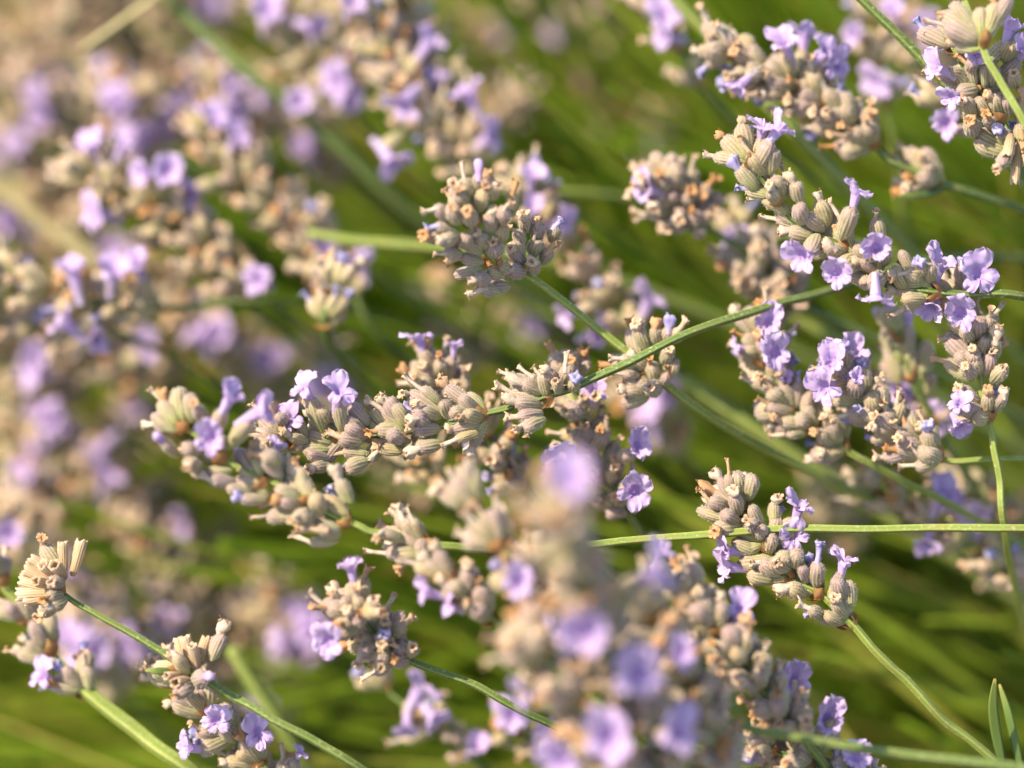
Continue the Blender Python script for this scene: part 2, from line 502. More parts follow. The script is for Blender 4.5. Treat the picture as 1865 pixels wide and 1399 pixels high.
ROOT = Vector((0.31, 0.15, 0.0))
CL = 0.0051; CO = 0.0060; CT = 0.0056                                   # calyx length (m)
CATEGORY = 'lavender stem'

def spike(label, head, stem=(), whorls=None, n=8, tilt=(30, 62), calyces=(), zoom=None, flowers=(), lod=False, fill=None,
          tips='ttttttbn', size=1.0, group=None, bias=(-.12, .25, .1), rad=.00066, dry=False, leaves=(), root=None, smat=None, seed=0, flrate=0.0, bracts=True, endstem=True):
    """One flowering stem. head: tip ... base as (px, py, depth mm); stem: the bare part below it."""
    random.seed(seed * 13 + int(head[0][0]) * 3 + int(head[0][1]))
    hp = [P(*p) for p in head]
    allp = hp + [P(*p) for p in stem]
    # go on out of view and arch down to the crown of the plant
    last = allp[-1]; d = (allp[-1] - allp[-2]).normalized()
    if endstem:
        rt = root if root is not None else ROOT + Vector((U(-.05, .05), U(-.06, .06), 0))
        L = (rt - last).length
        a, b = last + d * L * .25, rt + Vector((-.02, -.01, L * .30))
        ext = []
        for k in range(1, 8):
            t = k / 7
            ext.append(last * (1 - t) ** 3 + a * 3 * t * (1 - t) ** 2 + b * 3 * t * t * (1 - t) + rt * t ** 3)
    else: rt = last; ext = []
    th = empty('lavender_stem', rt)
    if len(label.replace('-', ' ').split()) > 16: print('LONG', label)
    th['label'] = label; th['category'] = CATEGORY
    if group: th['group'] = group
    label_seed = seed * 1.7
    path = catmull(allp + ext, 6)
    for i in range(2, len(path) - 2): path[i] = path[i] + Vector((nz((i * .21, seed, 1), 1, 1), nz((i * .21, seed, 5), 1, 2), nz((i * .21, seed, 9), 1, 3))) * .0005
    nh = len(hp)
    rr = []
    for i in range(len(path)):
        f = min(1, i / (6.0 * max(1, nh - 1)))
        rr.append(rad * (.6 + .4 * f) * (1 + .10 * nz((i * .37, label_seed, 0), 1.0, 3)))
    vs, fs, rb = tube(path, rr, SQL if lod else SQ)
    me = new_mesh('stem', [v - WORLD[th.name] for v in vs], fs, [smat or M_STEM], rib=rb)
    o = bpy.data.objects.new('stem', me); COL.objects.link(o); o.parent = th
    # axis of the head
    ax = catmull(hp, 16); acc = [0]
    for p, q in zip(ax, ax[1:]): acc.append(acc[-1] + (q - p).length)
    tot = acc[-1]
    def at(f):
        s = f * tot
        for i in range(len(ax) - 1):
            if acc[i + 1] >= s or i == len(ax) - 2:
                u = (s - acc[i]) / max(1e-9, acc[i + 1] - acc[i])
                return ax[i].lerp(ax[i + 1], min(1, max(0, u))), (ax[i] - ax[i + 1]).normalized()
    if whorls is None:
        k = max(2, round(tot / .0050)); whorls = [i / (k - 1) for i in range(k)]
    W = []
    for f in whorls:
        p, dr = at(f); W.append((empty('whorl', p, th), p, dr))
    bv = V(*bias)
    def calyx(wh, base, dirv, L, tip='t', tipdir=None, tiplen=1.0, fatk=1.0):
        rot = frame(dirv, roll=U(0, 6.28))
        if dry and tip == 'h': me = random.choice(HOLLOW)
        else: me = random.choice(CALYX_L if lod else CALYX)
        wk = L if L < CL * 1.1 else CL * 1.1
        fv = U(.84, 1.12); put('calyx', me, wh, base, rot, (wk * fv, wk * fv * U(.88, 1.1), L))
        if tip in 'tkbp':
            td = (tipdir or (dirv.normalized() + Vector((U(-.35, .35), U(-.35, .35), U(-.25, .35))))).normalized()
            s = CT * size * U(.85, 1.12)
            nm = 'petal_bud' if tip == 'p' else 'withered_petals'
            put(nm, random.choice(TIPS[tip]), wh, base + dirv.normalized() * L * .95, frame(td, roll=U(0, 6.28)), (s, s, s * tiplen))
    def flower(px, py, dep, fx, fy, fz, ux=0, uy=1, uz=0.3, sz=1.0):
        c = P(px, py, dep)
        if lod: fx, fy, fz, ux = fx + U(-.7, .7), fy + U(-.4, .7), fz * U(.2, 1), U(-.7, .7)
        fd = V(fx, fy, fz).normalized()
        s = CO * size * sz
        tb = c - fd * s * .34
        best = min(W, key=lambda w_: (w_[1] - tb).length)
        # nearest point of the axis
        i = min(range(len(ax)), key=lambda i: (ax[i] - tb).length)
        ap = ax[min(len(ax) - 1, i + 3)]
        v = tb - ap
        L = min(max(v.length, CL * .8), CL * 1.35); dv = (v.normalized() + fd * .25).normalized()
        put('corolla', random.choice(COROLLA_L if lod else COROLLA), best[0], c, frame(fd, up=V(ux, uy, uz), roll=U(-.45, .45)), (s * U(.84, 1.1), s * U(.9, 1.15), s * U(.85, 1.15)))
        calyx(best[0], tb + fd * s * .06 - dv * L, dv, L, 'n')
    for fl in flowers: flower(*fl)
    for row in calyces:
        bx, by = zoom(row[0], row[1]); ex, ey = zoom(row[2], row[3])
        tip = row[4] if len(row) > 4 else 't'
        q = P(bx, by, 0)
        # depth of the axis nearest in the picture
        def pix(p):
            r = p - CAM; z = r.dot(FWD); return Vector((r.dot(RGT) / z * FOC / KPX + 932.5, 699.5 - r.dot(UPV) / z * FOC / KPX)), (z - FOC) * 1e3
        best = min(ax, key=lambda p: (pix(p)[0] - Vector((bx, by))).length)
        dep = pix(best)[1]
        b0 = P(bx, by, dep); e0 = P(ex, ey, dep); v = e0 - b0; l = v.length
        L = CL * size * U(.84, .98)
        if l < L: v = v - FWD * math.sqrt(L * L - l * l) * (row[7] if len(row) > 7 else 1)
        else: L = min(l, CL * size * 1.35)
        td = None; tl = 1.0
        if len(row) > 6 and row[5] is not None:
            tx, ty = zoom(row[5], row[6]); tv = P(tx, ty, dep) - e0; tl2 = tv.length; T = CT * .3 * size
            if tl2 < T: tv = tv - FWD * math.sqrt(T * T - tl2 * tl2); tl = .9
            else: tl = min(1.7, tl2 / (CT * .36))
            td = tv
        wh = min(W, key=lambda w_: (w_[1] - b0).length)
        calyx(wh[0], b0, v, L, tip, td, tl)
    fill = (n if not calyces else 4) if fill is None else fill
    for wi, (wh, p, dr) in enumerate(W):
        o1 = dr.orthogonal().normalized(); o2 = dr.cross(o1)
        tiptop = wi == 0
        m = fill
        ph = U(0, 6.28)
        for k in range(m):
            a = ph + 2 * math.pi * (k + U(-.25, .25)) / max(1, m)
            e = o1 * math.cos(a) + o2 * math.sin(a)
            tl = math.radians(U(*tilt) * (.62 if tiptop and k % 2 else 1))
            dv = (dr * math.cos(tl) + e * math.sin(tl) + bv * .5).normalized()
            if calyces and dv.dot(FWD) < -.05: continue      # the seen side is placed one by one
            L = CL * size * U(.82, 1.12)
            tip = ('h' if R() < .7 else 't') if dry else random.choice(tips)
            base = p + e * rad * .6 + dr * U(-.0012, .0012) * (1 if not tiptop else .5)
            if R() < flrate:
                calyx(wh, base, dv, L, 'n')
                fd = (dv + bv * .5 + Vector((U(-.4, .4), U(-.4, .4), U(-.4, .4))) + V(0, 0, .3)).normalized()
                s = CO * size * U(.85, 1.05)
                put('corolla', random.choice(COROLLA_L if lod else COROLLA), wh, base + dv * L * .95 + fd * s * .34, frame(fd), s)
            else: calyx(wh, base, dv, L, tip)
        if bracts and not lod:
            for k in range(5):
                a = U(0, 6.28); e = o1 * math.cos(a) + o2 * math.sin(a)
                dv = (dr * U(.2, .9) + e).normalized()
                put('bract', random.choice(BRACT), wh, p - dr * .0014 + e * rad * .9, frame(dv, up=dr), CL * U(.6, 1.05))
        elif bracts:
            put('bract', random.choice(BRACT), wh, p - dr * .0012, frame((dr * .5 + V(U(-1, 1), U(-1, 1), .6)).normalized()), CL * U(.8, 1.1))
    for (pts, wd) in leaves:
        lp = catmull([P(*p) for p in pts], 5)
        lm = leaf_mesh('leaf', [v - WORLD[th.name] for v in lp], wd)
        o = bpy.data.objects.new('leaf', lm); COL.objects.link(o); o.parent = th
    return th

# ------------------------------------------------------------------ ground
def ground():
    n = 60; vs, fs = [], []
    ticks = [math.copysign(abs(t) ** 3.2 * 3000 + abs(t) * .8, t) for t in [i / n * 2 - 1 for i in range(n + 1)]]
    for y in ticks:
        for x in ticks:
            r = math.hypot(x, y)
            vs.append((x, y, -.03 + (.02 * noise.noise(Vector((x * 6, y * 6, 0))) if r < 8 else 0)))
    for j in range(n):
        for i in range(n): fs.append((j * (n + 1) + i, j * (n + 1) + i + 1, (j + 1) * (n + 1) + i + 1, (j + 1) * (n + 1) + i))
    o = bpy.data.objects.new('ground', new_mesh('ground', vs, fs, [M_SOIL])); COL.objects.link(o)
    o['kind'] = 'structure'; o['label'] = 'bare brown soil with low green growth under the lavender'
ground()


# ------------------------------------------------------------------ the stems in and near the plane of focus
ZA = Zm(740, 280, 4.997); ZC = Zm(620, 460, 2.914); Z6 = Zm(260, 660, 4.114); Z5 = Zm(1280, 180, 3.179)
Z7 = Zm(1240, 820, 4.114); Z8 = Zm(1320, 560, 3.454); ZR = Zm(1225, 0, 2.914); ZB = Zm(620, 919, 2.914)
ZL = Zm(0, 919, 2.914)
ID = lambda x, y: (x, y)
def T(zf, rows):
    """rows in the coordinates of an enlarged view -> photograph pixels"""
    out = []
    for r in rows:
        r = list(r); r[0], r[1] = zf(r[0], r[1]); r[2], r[3] = zf(r[2], r[3])
        if len(r) > 6 and r[5] is not None: r[5], r[6] = zf(r[5], r[6])
        out.append(tuple(r))
    return out
def D(zf, rows, dep):
    return [(*zf(r[0], r[1]), dep + (r[8] if len(r) > 8 else 0), *r[2:8]) for r in rows]

# A: round head seen almost end-on, with a second whorl further down its stem
A = T(ZA, [(560, 480, 430, 310, 't', 440, 265), (575, 500, 455, 375, 't', 455, 340), (660, 530, 710, 330, 't', 715, 285), (590, 420, 530, 240, 't', 495, 110),
     (650, 350, 660, 225, 'p', 660, 90), (745, 350, 742, 235, 't', 732, 150), (795, 420, 790, 270, 't', 840, 280), (410, 610, 265, 505, 't', 130, 555),
     (490, 630, 412, 510, 't', 405, 485), (600, 650, 570, 545, 't', 550, 545), (450, 725, 275, 665, 'b', 165, 690), (360, 760, 190, 735, 't', 145, 745),
     (470, 740, 345, 790, 't', 260, 825), (775, 695, 745, 560, 't', 840, 485), (885, 610, 885, 525, 't', 935, 455), (960, 570, 962, 390, 't', 995, 255),
     (850, 810, 872, 660, 't', 885, 635), (740, 850, 660, 735, 't', 620, 690), (700, 905, 530, 805, 't', 440, 830), (825, 915, 795, 830, 't', 780, 795),
     (700, 985, 500, 945, 't', 365, 985), (490, 905, 370, 920, 't', 265, 925), (690, 1045, 440, 1115, 'n'), (935, 1065, 815, 1010, 't', 745, 1020),
     (1065, 1085, 950, 1065, 't', 855, 1120), (935, 1205, 745, 1225, 't', 660, 1215), (840, 1260, 690, 1240, 't', 555, 1290), (1065, 1015, 965, 875, 't', 930, 865),
     (1155, 935, 1160, 790, 't', 1170, 725), (1195, 790, 1182, 665, 't', 1200, 570), (1330, 805, 1350, 675, 'b', 1410, 600), (1235, 1005, 1300, 885, 't', 1360, 820),
     (1175, 1090, 1150, 990, 'k', 1140, 975), (1055, 830, 1010, 725, 't', 960, 680), (1095, 710, 1065, 595, 't', 1075, 540), (760, 1145, 645, 1145, 't', 530, 1180),
     (1040, 950, 1010, 800, 'n'), (560, 860, 500, 760, 'n'), (870, 1110, 740, 1080, 'n')])
B = T(ZC, [(1620, 520, 1575, 400, 't', 1555, 365), (1685, 500, 1667, 400, 't', 1672, 335), (1735, 480, 1738, 405, 'b', 1750, 325), (1745, 470, 1788, 415, 't', 1835, 365),
     (1590, 590, 1490, 565, 't', 1415, 560), (1590, 650, 1500, 645, 't', 1425, 640), (1640, 620, 1560, 555, 't', 1510, 530), (1670, 690, 1640, 590, 't', 1630, 560),
     (1715, 580, 1740, 530, 't', 1735, 500), (1660, 715, 1565, 695, 't', 1510, 690), (1640, 740, 1510, 725, 't', 1450, 720), (1700, 700, 1740, 650, 't', 1742, 615),
     (1680, 740, 1640, 712, 'k', 1632, 705), (1640, 765, 1490, 800, 'n'), (1730, 690, 1770, 560, 'n')])
spike('rounded buff lavender head on a thin stem that passes under a pale crossing stem', [(862, 400, -11), (895, 470, -4), (972, 508, 6), (1140, 640, 10), (1200, 690, 12)],
      [(1300, 763, 18), (1460, 850, 30), (1640, 940, 45), (1865, 1092, 62), (2050, 1230, 80)], smat=M_STEMY, rad=.00078, whorls=[0.0, .22, .36, .93], calyces=A + B, zoom=ID, fill=9, seed=1)

# C: spike lying level across the middle
C = T(ZC, [(720, 830, 560, 710, 't', 505, 655), (725, 850, 640, 760, 'n'), (755, 880, 650, 862, 't', 630, 875), (745, 905, 590, 925, 't', 540, 950), (742, 952, 612, 992, 't', 560, 1012),
     (700, 870, 590, 835, 'n'), (540, 805, 430, 725, 't', 355, 670), (530, 875, 425, 835, 't', 390, 800), (540, 855, 365, 745, 't', 325, 745), (530, 935, 400, 932, 't', 335, 935),
     (540, 1012, 410, 1042, 't', 325, 1075), (570, 880, 560, 780, 'n'), (370, 925, 285, 805, 't', 235, 765), (350, 925, 215, 825, 't', 130, 775), (330, 900, 230, 790, 't', 185, 735),
     (340, 945, 190, 945, 't', 145, 965), (375, 1003, 230, 992, 't', 190, 1010), (345, 1052, 200, 1045, 't', 140, 1105), (470, 900, 400, 880, 't', 350, 900), (330, 1000, 260, 960, 'n')])
C += T(Z6, [(1690, 470, 1545, 310, 'n'), (1670, 530, 1510, 420, 't', 1395, 425), (1650, 600, 1480, 560, 't', 1385, 520), (1695, 685, 1500, 675, 't', 1395, 695), (1680, 560, 1530, 480, 'n'), (1690, 745, 1520, 770, 't', 1450, 790),
      (1430, 590, 1265, 400, 't', 1200, 320), (1430, 605, 1240, 545, 'n'), (1410, 655, 1205, 630, 'k', 1085, 640), (1400, 720, 1240, 695, 'n'), (1400, 765, 1280, 790, 't', 1230, 800),
      (1390, 450, 1330, 340, 'n'), (1080, 560, 980, 400, 'k', 935, 280), (1070, 590, 900, 515, 't', 830, 480), (1060, 630, 880, 610, 'n'), (1080, 480, 1020, 400, 'n'), (1080, 640, 960, 640, 't', 930, 600), (1240, 600, 1110, 560, 't', 1060, 520)])
C += T(ZC, [(1080, 745, 960, 692, 't', 860, 645), (1090, 735, 1005, 650, 't', 955, 620), (1065, 775, 905, 745, 't', 810, 700), (1062, 803, 925, 790, 'k', 845, 765), (1072, 855, 940, 872, 't', 870, 872),
      (1095, 765, 1065, 650, 't', 1020, 615), (1130, 700, 1105, 630, 't', 1065, 595), (1190, 690, 1192, 615, 't', 1190, 545), (1230, 730, 1240, 680, 'b', 1255, 655), (1085, 885, 960, 920, 't', 920, 940), (1160, 740, 1150, 690, 't', 1140, 680)])
spike('level lavender spike with three lilac flowers at its tip, nodding from an arching bare stem', [(505, 800, -3), (600, 793, -1), (740, 787, 0), (880, 755, 0), (945, 736, 0), (1000, 720, 0)],
      [(1100, 680, 1), (1250, 607, 4), (1380, 565, 10), (1510, 527, 20), (1680, 478, 42), (1865, 470, 70), (2100, 520, 110)], whorls=[.04, .22, .40, .55, .74, .985], calyces=C, zoom=ID, fill=9, seed=2,
      flowers=D(Z6, [(1100, 430, -.45, .15, .9, 0, 1, .1, 1.0), (1215, 205, -.5, .7, .5), (1470, 245, .25, .8, .55)], -5) )

# D: slightly nearer spike below it, whose stem runs straight to the far side
Dc = T(Z6, [(270, 480, 155, 275, 'k', 130, 170), (255, 520, 65, 395, 'n'), (380, 450, 345, 240, 'n'), (470, 450, 415, 330, 't', 395, 290), (270, 700, 165, 590, 'p', 125, 545),
     (670, 810, 450, 830, 't', 350, 815), (710, 905, 520, 885, 't', 430, 830), (1030, 860, 900, 695, 't', 800, 670), (950, 1010, 805, 860, 't', 740, 820), (940, 1035, 740, 1015, 'b', 655, 975),
     (1290, 1060, 1160, 840, 't', 1085, 730), (1190, 1050, 1015, 930, 'n'), (1190, 1090, 1035, 1035, 't', 960, 1010), (1160, 1155, 930, 1140, 't', 830, 1165), (1570, 1060, 1465, 875, 'k', 1425, 745),
     (1540, 1145, 1350, 1005, 't', 1290, 975), (1500, 1240, 1280, 1180, 't', 1200, 1130), (1470, 1330, 1255, 1350, 't', 1150, 1310), (1480, 1290, 1330, 1250, 't', 1160, 1240), (820, 980, 640, 940, 'n'), (440, 690, 330, 620, 'n'),
     (420, 790, 380, 750, 'k', 350, 800), (640, 640, 560, 560, 'n'), (1250, 1180, 1180, 1140, 't', 1150, 1150), (1000, 780, 960, 660, 'n'), (1350, 1130, 1290, 1000, 'n')])
Dc += T(ZB, [(450, 190, 330, 85, 't', 295, 0), (455, 175, 385, 80, 't', 350, 20), (410, 245, 245, 262, 't', 150, 250), (340, 190, 225, 135, 't', 200, 150), (440, 240, 320, 150, 'n'), (430, 270, 300, 290, 'n'), (430, 150, 300, 60, 't', 250, 30), (460, 280, 420, 200, 'n')])
spike('lavender spike with straw-coloured lower whorls and a wide open flower at its pale tip', [(318, 765, -17), (430, 850, -16), (540, 900, -15), (640, 955, -14), (690, 970, -13), (785, 990, -11)],
      [(850, 998, -9), (990, 1000, -4), (1130, 988, 0), (1400, 966, 1), (1650, 963, 2), (1900, 962, 4), (2150, 985, 20)], whorls=[.03, .20, .36, .52, .68, .97], calyces=Dc, zoom=ID, fill=9, seed=3, smat=M_STEMY,
      flowers=D(Z6, [(515, 560, -.1, -.05, 1, .1, 1, 0, 1.1), (640, 290, .45, .75, .3, -.8, .6, 0, 1.15), (850, 385, .8, .35, .4, -.3, 1, 0, .8)], -23) + [(505, 812, -12, .1, 1, .1, 0, 1, 0, .6)])

# E: spike leaning up to the big open flower
E = T(Z5, [(315, 525, 195, 405, 'b', 140, 330), (350, 440, 275, 330, 't', 215, 260), (395, 440, 378, 290, 'n'), (505, 665, 345, 575, 't', 260, 572), (565, 605, 515, 490, 't', 470, 395),
     (430, 600, 390, 530, 'k', 360, 490), (700, 765, 580, 675, 't', 535, 635), (725, 735, 672, 590, 'k', 640, 515), (645, 805, 490, 762, 'k', 410, 770), (890, 905, 785, 760, 't', 768, 730),
     (865, 855, 795, 710, 't', 750, 610), (825, 895, 735, 870, 't', 670, 810), (845, 820, 790, 740, 'n'), (1045, 1075, 895, 1062, 'n'), (1010, 1005, 900, 945, 't', 820, 930), (1035, 840, 990, 700, 't', 982, 660),
     (1300, 1065, 1130, 1050, 'n'), (1290, 1035, 1165, 1010, 't', 1080, 1030), (1300, 1010, 1240, 965, 'b', 1225, 945), (1290, 1135, 1115, 1115, 't', 1035, 1090), (1220, 1020, 1140, 885, 'n'), (1315, 1060, 1300, 965, 'n'),
     (1290, 1160, 1150, 1160, 'n'), (600, 720, 520, 640, 'n'), (960, 960, 880, 850, 'n'), (1060, 960, 1030, 830, 'n'), (800, 900, 700, 870, 'n'), (470, 560, 400, 460, 'n'), (1180, 1100, 1090, 1000, 't', 1060, 1040)])
spike('mauve-tinged lavender spike, a large flower opening at its top and starry ones below', [(1362, 292, -4), (1440, 395, -2), (1500, 430, 0), (1562, 465, 0), (1610, 515, 0), (1700, 532, 0)],
      [(1780, 536, 1), (1880, 545, 4), (2100, 600, 30)], whorls=[.0, .2, .38, .56, .74, 1.0], calyces=E, zoom=ID, fill=9, seed=4,
      flowers=D(Z5, [(345, 175, .12, .80, .50, -.3, .5, .6, 1.85), (430, 190, .6, .7, -.1, 0, 1, 0, .8), (885, 560, .25, .9, .2, -.9, .3, 0, 1.0), (1000, 865, 0, .0, 1, 0, 1, 0, 1.05), (780, 1010, -.2, -.2, 1, -.2, 1, 0, 1.1), (585, 905, -.55, -.2, .75, -.2, 1, 0, 1.1), (1000, 1130, 0, -.9, .1, 0, .3, 1, .7)], -7))

# F: upright spike at the right, whorls stacked over a down-curving stem
F = T(Z8, [(1570, 345, 1395, 185, 't', 1330, 185), (1565, 380, 1540, 265, 'k', 1528, 245), (1580, 380, 1445, 295, 'n'), (1605, 310, 1632, 185, 'n'), (1645, 425, 1652, 295, 't', 1665, 265), (1560, 465, 1380, 335, 't', 1295, 310),
     (1565, 430, 1500, 375, 't', 1475, 355), (1500, 170, 1420, 90, 'n'), (1650, 160, 1652, 60, 't', 1650, 30), (1600, 420, 1560, 320, 'n'), (1655, 660, 1640, 545, 't', 1640, 495), (1695, 650, 1742, 555, 'k', 1745, 485),
     (1600, 600, 1475, 505, 't', 1435, 510), (1610, 665, 1520, 625, 'n'), (1645, 695, 1560, 680, 'n'), (1690, 330, 1690, 200, 't', 1700, 100), (1560, 200, 1480, 140, 'n'), (1600, 180, 1570, 80, 'n'), (1680, 470, 1740, 380, 't', 1740, 370)])
spike('upright lavender spike whose lowest whorl sits apart on a thin yellow-green stem', [(1755, 540, 6), (1775, 600, 6), (1785, 690, 6), (1798, 757, 6)], [(1808, 800, 6), (1820, 870, 7), (1828, 950, 8), (1845, 1040, 22), (1890, 1200, 50)],
      whorls=[.0, .32, .58, 1.0], calyces=F, zoom=ID, fill=9, seed=5, smat=M_STEMY, rad=.0006,
      flowers=[(1708, 492, 1, .25, .8, .3, -.6, .6, 0, 1.1), (1780, 500, 0, .25, .15, 1, -.2, 1, 0, 1.15), (1748, 568, -1, .05, -.25, .95, 0, 1, 0, 1.15), (1700, 555, 2, -.4, -.5, .6, 0, 1, 0, 1.0), (1748, 738, 0, -.1, .5, .85, 0, 1, 0, .8), (1745, 772, 6, .2, -.5, .7, 0, 1, 0, .9)])

# G: stems in the upper corner
G1 = [(1785, 74, 1745, 25, 't', 1700, 25), (1782, 76, 1720, 45, 't', 1690, 35), (1788, 72, 1780, 15, 'n'), (1795, 70, 1815, 5, 'n'), (1778, 60, 1735, 5, 'n'), (1800, 60, 1840, -10, 'n'), (1780, 68, 1710, 20, 'n')]
spike('whorl of plump buds on a pale green stem crossing in front of a crowded head', [(1720, -60, -10), (1750, -10, -11), (1785, 78, -12)], [(1820, 140, -12), (1870, 232, -12), (1960, 400, -5)], whorls=[0, .35, 1.0], calyces=G1, zoom=ID, fill=9, seed=6, smat=M_STEMY)
G2 = T(ZR, [(1590, 250, 1440, 200, 't', 1360, 180), (1570, 470, 1480, 370, 'n'), (1600, 470, 1560, 350, 't', 1520, 300), (1660, 470, 1640, 350, 'n'), (1690, 450, 1700, 370, 'n'), (1600, 620, 1540, 540, 't', 1500, 540), (1680, 620, 1600, 530, 'n'),
     (1740, 620, 1680, 520, 'k', 1630, 500), (1790, 610, 1760, 510, 'n'), (1760, 780, 1610, 700, 'n'), (1780, 820, 1600, 770, 'n'), (1800, 760, 1720, 700, 'b', 1690, 690), (1760, 330, 1760, 240, 'n'), (1820, 460, 1790, 400, 't', 1780, 390),
     (1600, 720, 1560, 660, 'k', 1550, 650), (1690, 680, 1660, 640, 't', 1650, 630), (1840, 640, 1850, 520, 't', 1860, 450)])
spike('crowded lavender head with side-on lilac flowers and one empty straw husk hanging below', [(1735, 85, 2), (1780, 160, 2), (1820, 215, 2), (1862, 285, 2)], [(1910, 360, 5), (2000, 480, 20)], whorls=[.0, .35, .65, 1.0], calyces=G2, zoom=ID, fill=9, seed=7,
      flowers=[(1710, 125, -2, -.75, .3, .45, -.3, 1, 0, 1.0), (1735, 175, -2, -.6, -.35, .6, 0, 1, 0, .8), (1778, 100, -3, 0, .3, .9, 0, 1, 0, .9), (1838, 58, 0, .3, .9, .1, -1, .3, 0, 1.0), (1862, 95, 0, .2, .6, .6, 0, 1, 0, .8)])
spike('empty straw-coloured husks clustered on a broken whorl below a crowded head', [(1855, 255, -4), (1880, 250, -2)], [(1935, 330, 0), (2020, 470, 15)], whorls=[.2, .8], dry=True, fill=0, seed=8, n=0,
      calyces=[(1852, 265, 1850, 335, 'h'), (1840, 245, 1836, 290, 'h'), (1858, 235, 1870, 300, 'h'), (1840, 270, 1815, 305, 't', 1805, 315)], zoom=ID)

# N: sharp spike behind the straight green stem
Nn = T(Z7, [(440, 450, 245, 305, 't', 85, 235), (410, 410, 290, 205, 't', 225, 130), (400, 360, 352, 185, 't', 352, 75), (440, 340, 440, 165, 'n'), (500, 370, 530, 185, 'n'), (440, 480, 385, 330, 'k', 380, 270), (360, 420, 205, 375, 't', 135, 320),
     (430, 540, 290, 460, 'n'), (420, 545, 125, 445, 'n'), (610, 580, 510, 425, 'n'), (440, 575, 270, 590, 't', 230, 600), (565, 590, 495, 545, 't', 480, 540), (700, 590, 700, 385, 'k', 735, 325), (855, 870, 850, 765, 'n'),
     (665, 765, 672, 640, 'n'), (575, 765, 385, 690, 'n'), (805, 895, 695, 815, 't', 705, 835), (745, 935, 585, 830, 't', 510, 835), (695, 975, 500, 935, 'n'), (1012, 1020, 1010, 835, 'b', 1035, 680), (930, 1095, 790, 1015, 't', 690, 1065),
     (950, 990, 885, 865, 'n'), (1275, 1190, 1252, 975, 'n'), (1245, 1260, 1130, 1125, 't', 1130, 1075), (1215, 1110, 1150, 955, 'n'), (1070, 1245, 950, 1175, 't', 860, 1140), (1210, 1295, 1075, 1235, 'n'), (780, 850, 740, 760, 'n'), (640, 640, 560, 600, 'n')])
spike('small sharp lavender spike tapering to a slim stem, crossed by a straight stem', [(1350, 930, 3), (1390, 985, 3), (1435, 1045, 3), (1490, 1080, 3), (1546, 1132, 3)], [(1592, 1182, 3), (1650, 1240, 4), (1720, 1310, 6), (1780, 1362, 8), (1850, 1420, 12), (1960, 1520, 30)],
      whorls=[.0, .28, .5, .72, 1.0], calyces=Nn, zoom=ID, fill=8, seed=9, rad=.00066, smat=M_STEMY,
      flowers=D(Z7, [(880, 450, .25, .75, .3, -.8, .7, 0, 1.05), (840, 650, .1, .05, 1, -.1, 1, 0, 1.05), (375, 880, -.95, .1, .35, .1, 1, 0, .9), (1215, 850, .15, .95, .25, -1, .2, 0, 1.1), (365, 755, -.7, .1, .3, 0, 1, 0, .5)], 1),
      leaves=[([(1826, 1392, 8), (1815, 1340, 6), (1808, 1285, 3), (1812, 1236, 0)], .0009), ([(1862, 1410, 10), (1848, 1350, 9), (1835, 1295, 8), (1820, 1246, 8)], .0007)])

# H: slightly soft head above, with a lone whorl lower on the stem
spike('stout pinkish lavender spike with a lone whorl of buds lower down', [(1335, 95, 26), (1420, 145, 26), (1510, 195, 26), (1605, 275, 27), (1650, 305, 28), (1718, 335, 29)], [(1800, 362, 34), (1900, 398, 42), (2060, 470, 60)],
      whorls=[.0, .13, .26, .40, .53, .66, .97], n=13, seed=10, bias=(-.55, .0, .25), size=1.12, tilt=(30, 68), tips='tttttbnnn', leaves=[([(1722, 340, 29), (1695, 352, 27), (1665, 356, 24), (1635, 357, 22)], .0006)],
      flowers=[(1432, 84, 20, -.3, .6, .6, -.3, 1, 0, 1.0), (1500, 100, 22, .5, .6, .4, 0, 1, 0, .95), (1352, 152, 18, -.6, -.6, .3, 0, 1, 0, .8), (1465, 70, 28, .1, .9, .2), (1520, 118, 24, .6, .1, .6)])
# I + J
spike('pale rounded lavender head, soft in outline, a second head lower on its dark stem', [(1215, 345, 30), (1285, 412, 36), (1350, 455, 38), (1375, 480, 40), (1440, 545, 44)], [(1540, 592, 50), (1660, 650, 60), (1865, 760, 80), (2050, 880, 100)],
      whorls=[.0, .12, .26, .72, .86, 1.0], n=15, tilt=(30, 92), seed=11, bias=(-.1, .1, .0), size=1.12, tips='ttttnnn', flowers=[(1183, 345, 26, -.7, .2, .5), (1345, 440, 48, 0, -.5, .5)])
# K, L, M
spike('lavender spike with a cluster of lilac flowers above wide-set greenish buds', [(1385, 610, 18), (1400, 680, 17), (1440, 745, 16), (1545, 822, 17)], [(1640, 872, 22), (1760, 935, 32), (1880, 1005, 44), (2050, 1120, 65)], whorls=[.0, .18, .36, .52, .70, .95], n=9, seed=12, smat=M_STEMY, tips='tttttbn',
      flowers=[(1400, 588, 12, 0, .35, .9), (1412, 640, 10, .1, -.25, .95, 0, 1, 0, 1.15), (1345, 632, 14, -.9, .2, .2, 0, 1, 0, .6), (1430, 690, 14, .3, .3, .8, 0, 1, 0, .5)])
spike('lavender spike with wide lilac flowers at its top, its thin stem running level', [(1545, 690, 12), (1590, 745, 11), (1650, 800, 11), (1712, 836, 11)], [(1790, 838, 12), (1870, 838, 14), (2050, 860, 40)], whorls=[.0, .2, .4, .6, .8, .97], n=10, seed=13, rad=.0005, smat=M_STEMY, tips='tttttbbn',
      flowers=[(1515, 660, 6, -.2, .4, .9, 0, 1, 0, 1.15), (1550, 650, 9, .35, .75, .4, 0, 1, 0, 1.0), (1505, 705, 5, -.5, -.2, .8, 0, 1, 0, 1.1), (1560, 690, 4, .3, .5, .8, 0, 1, 0, .5)])
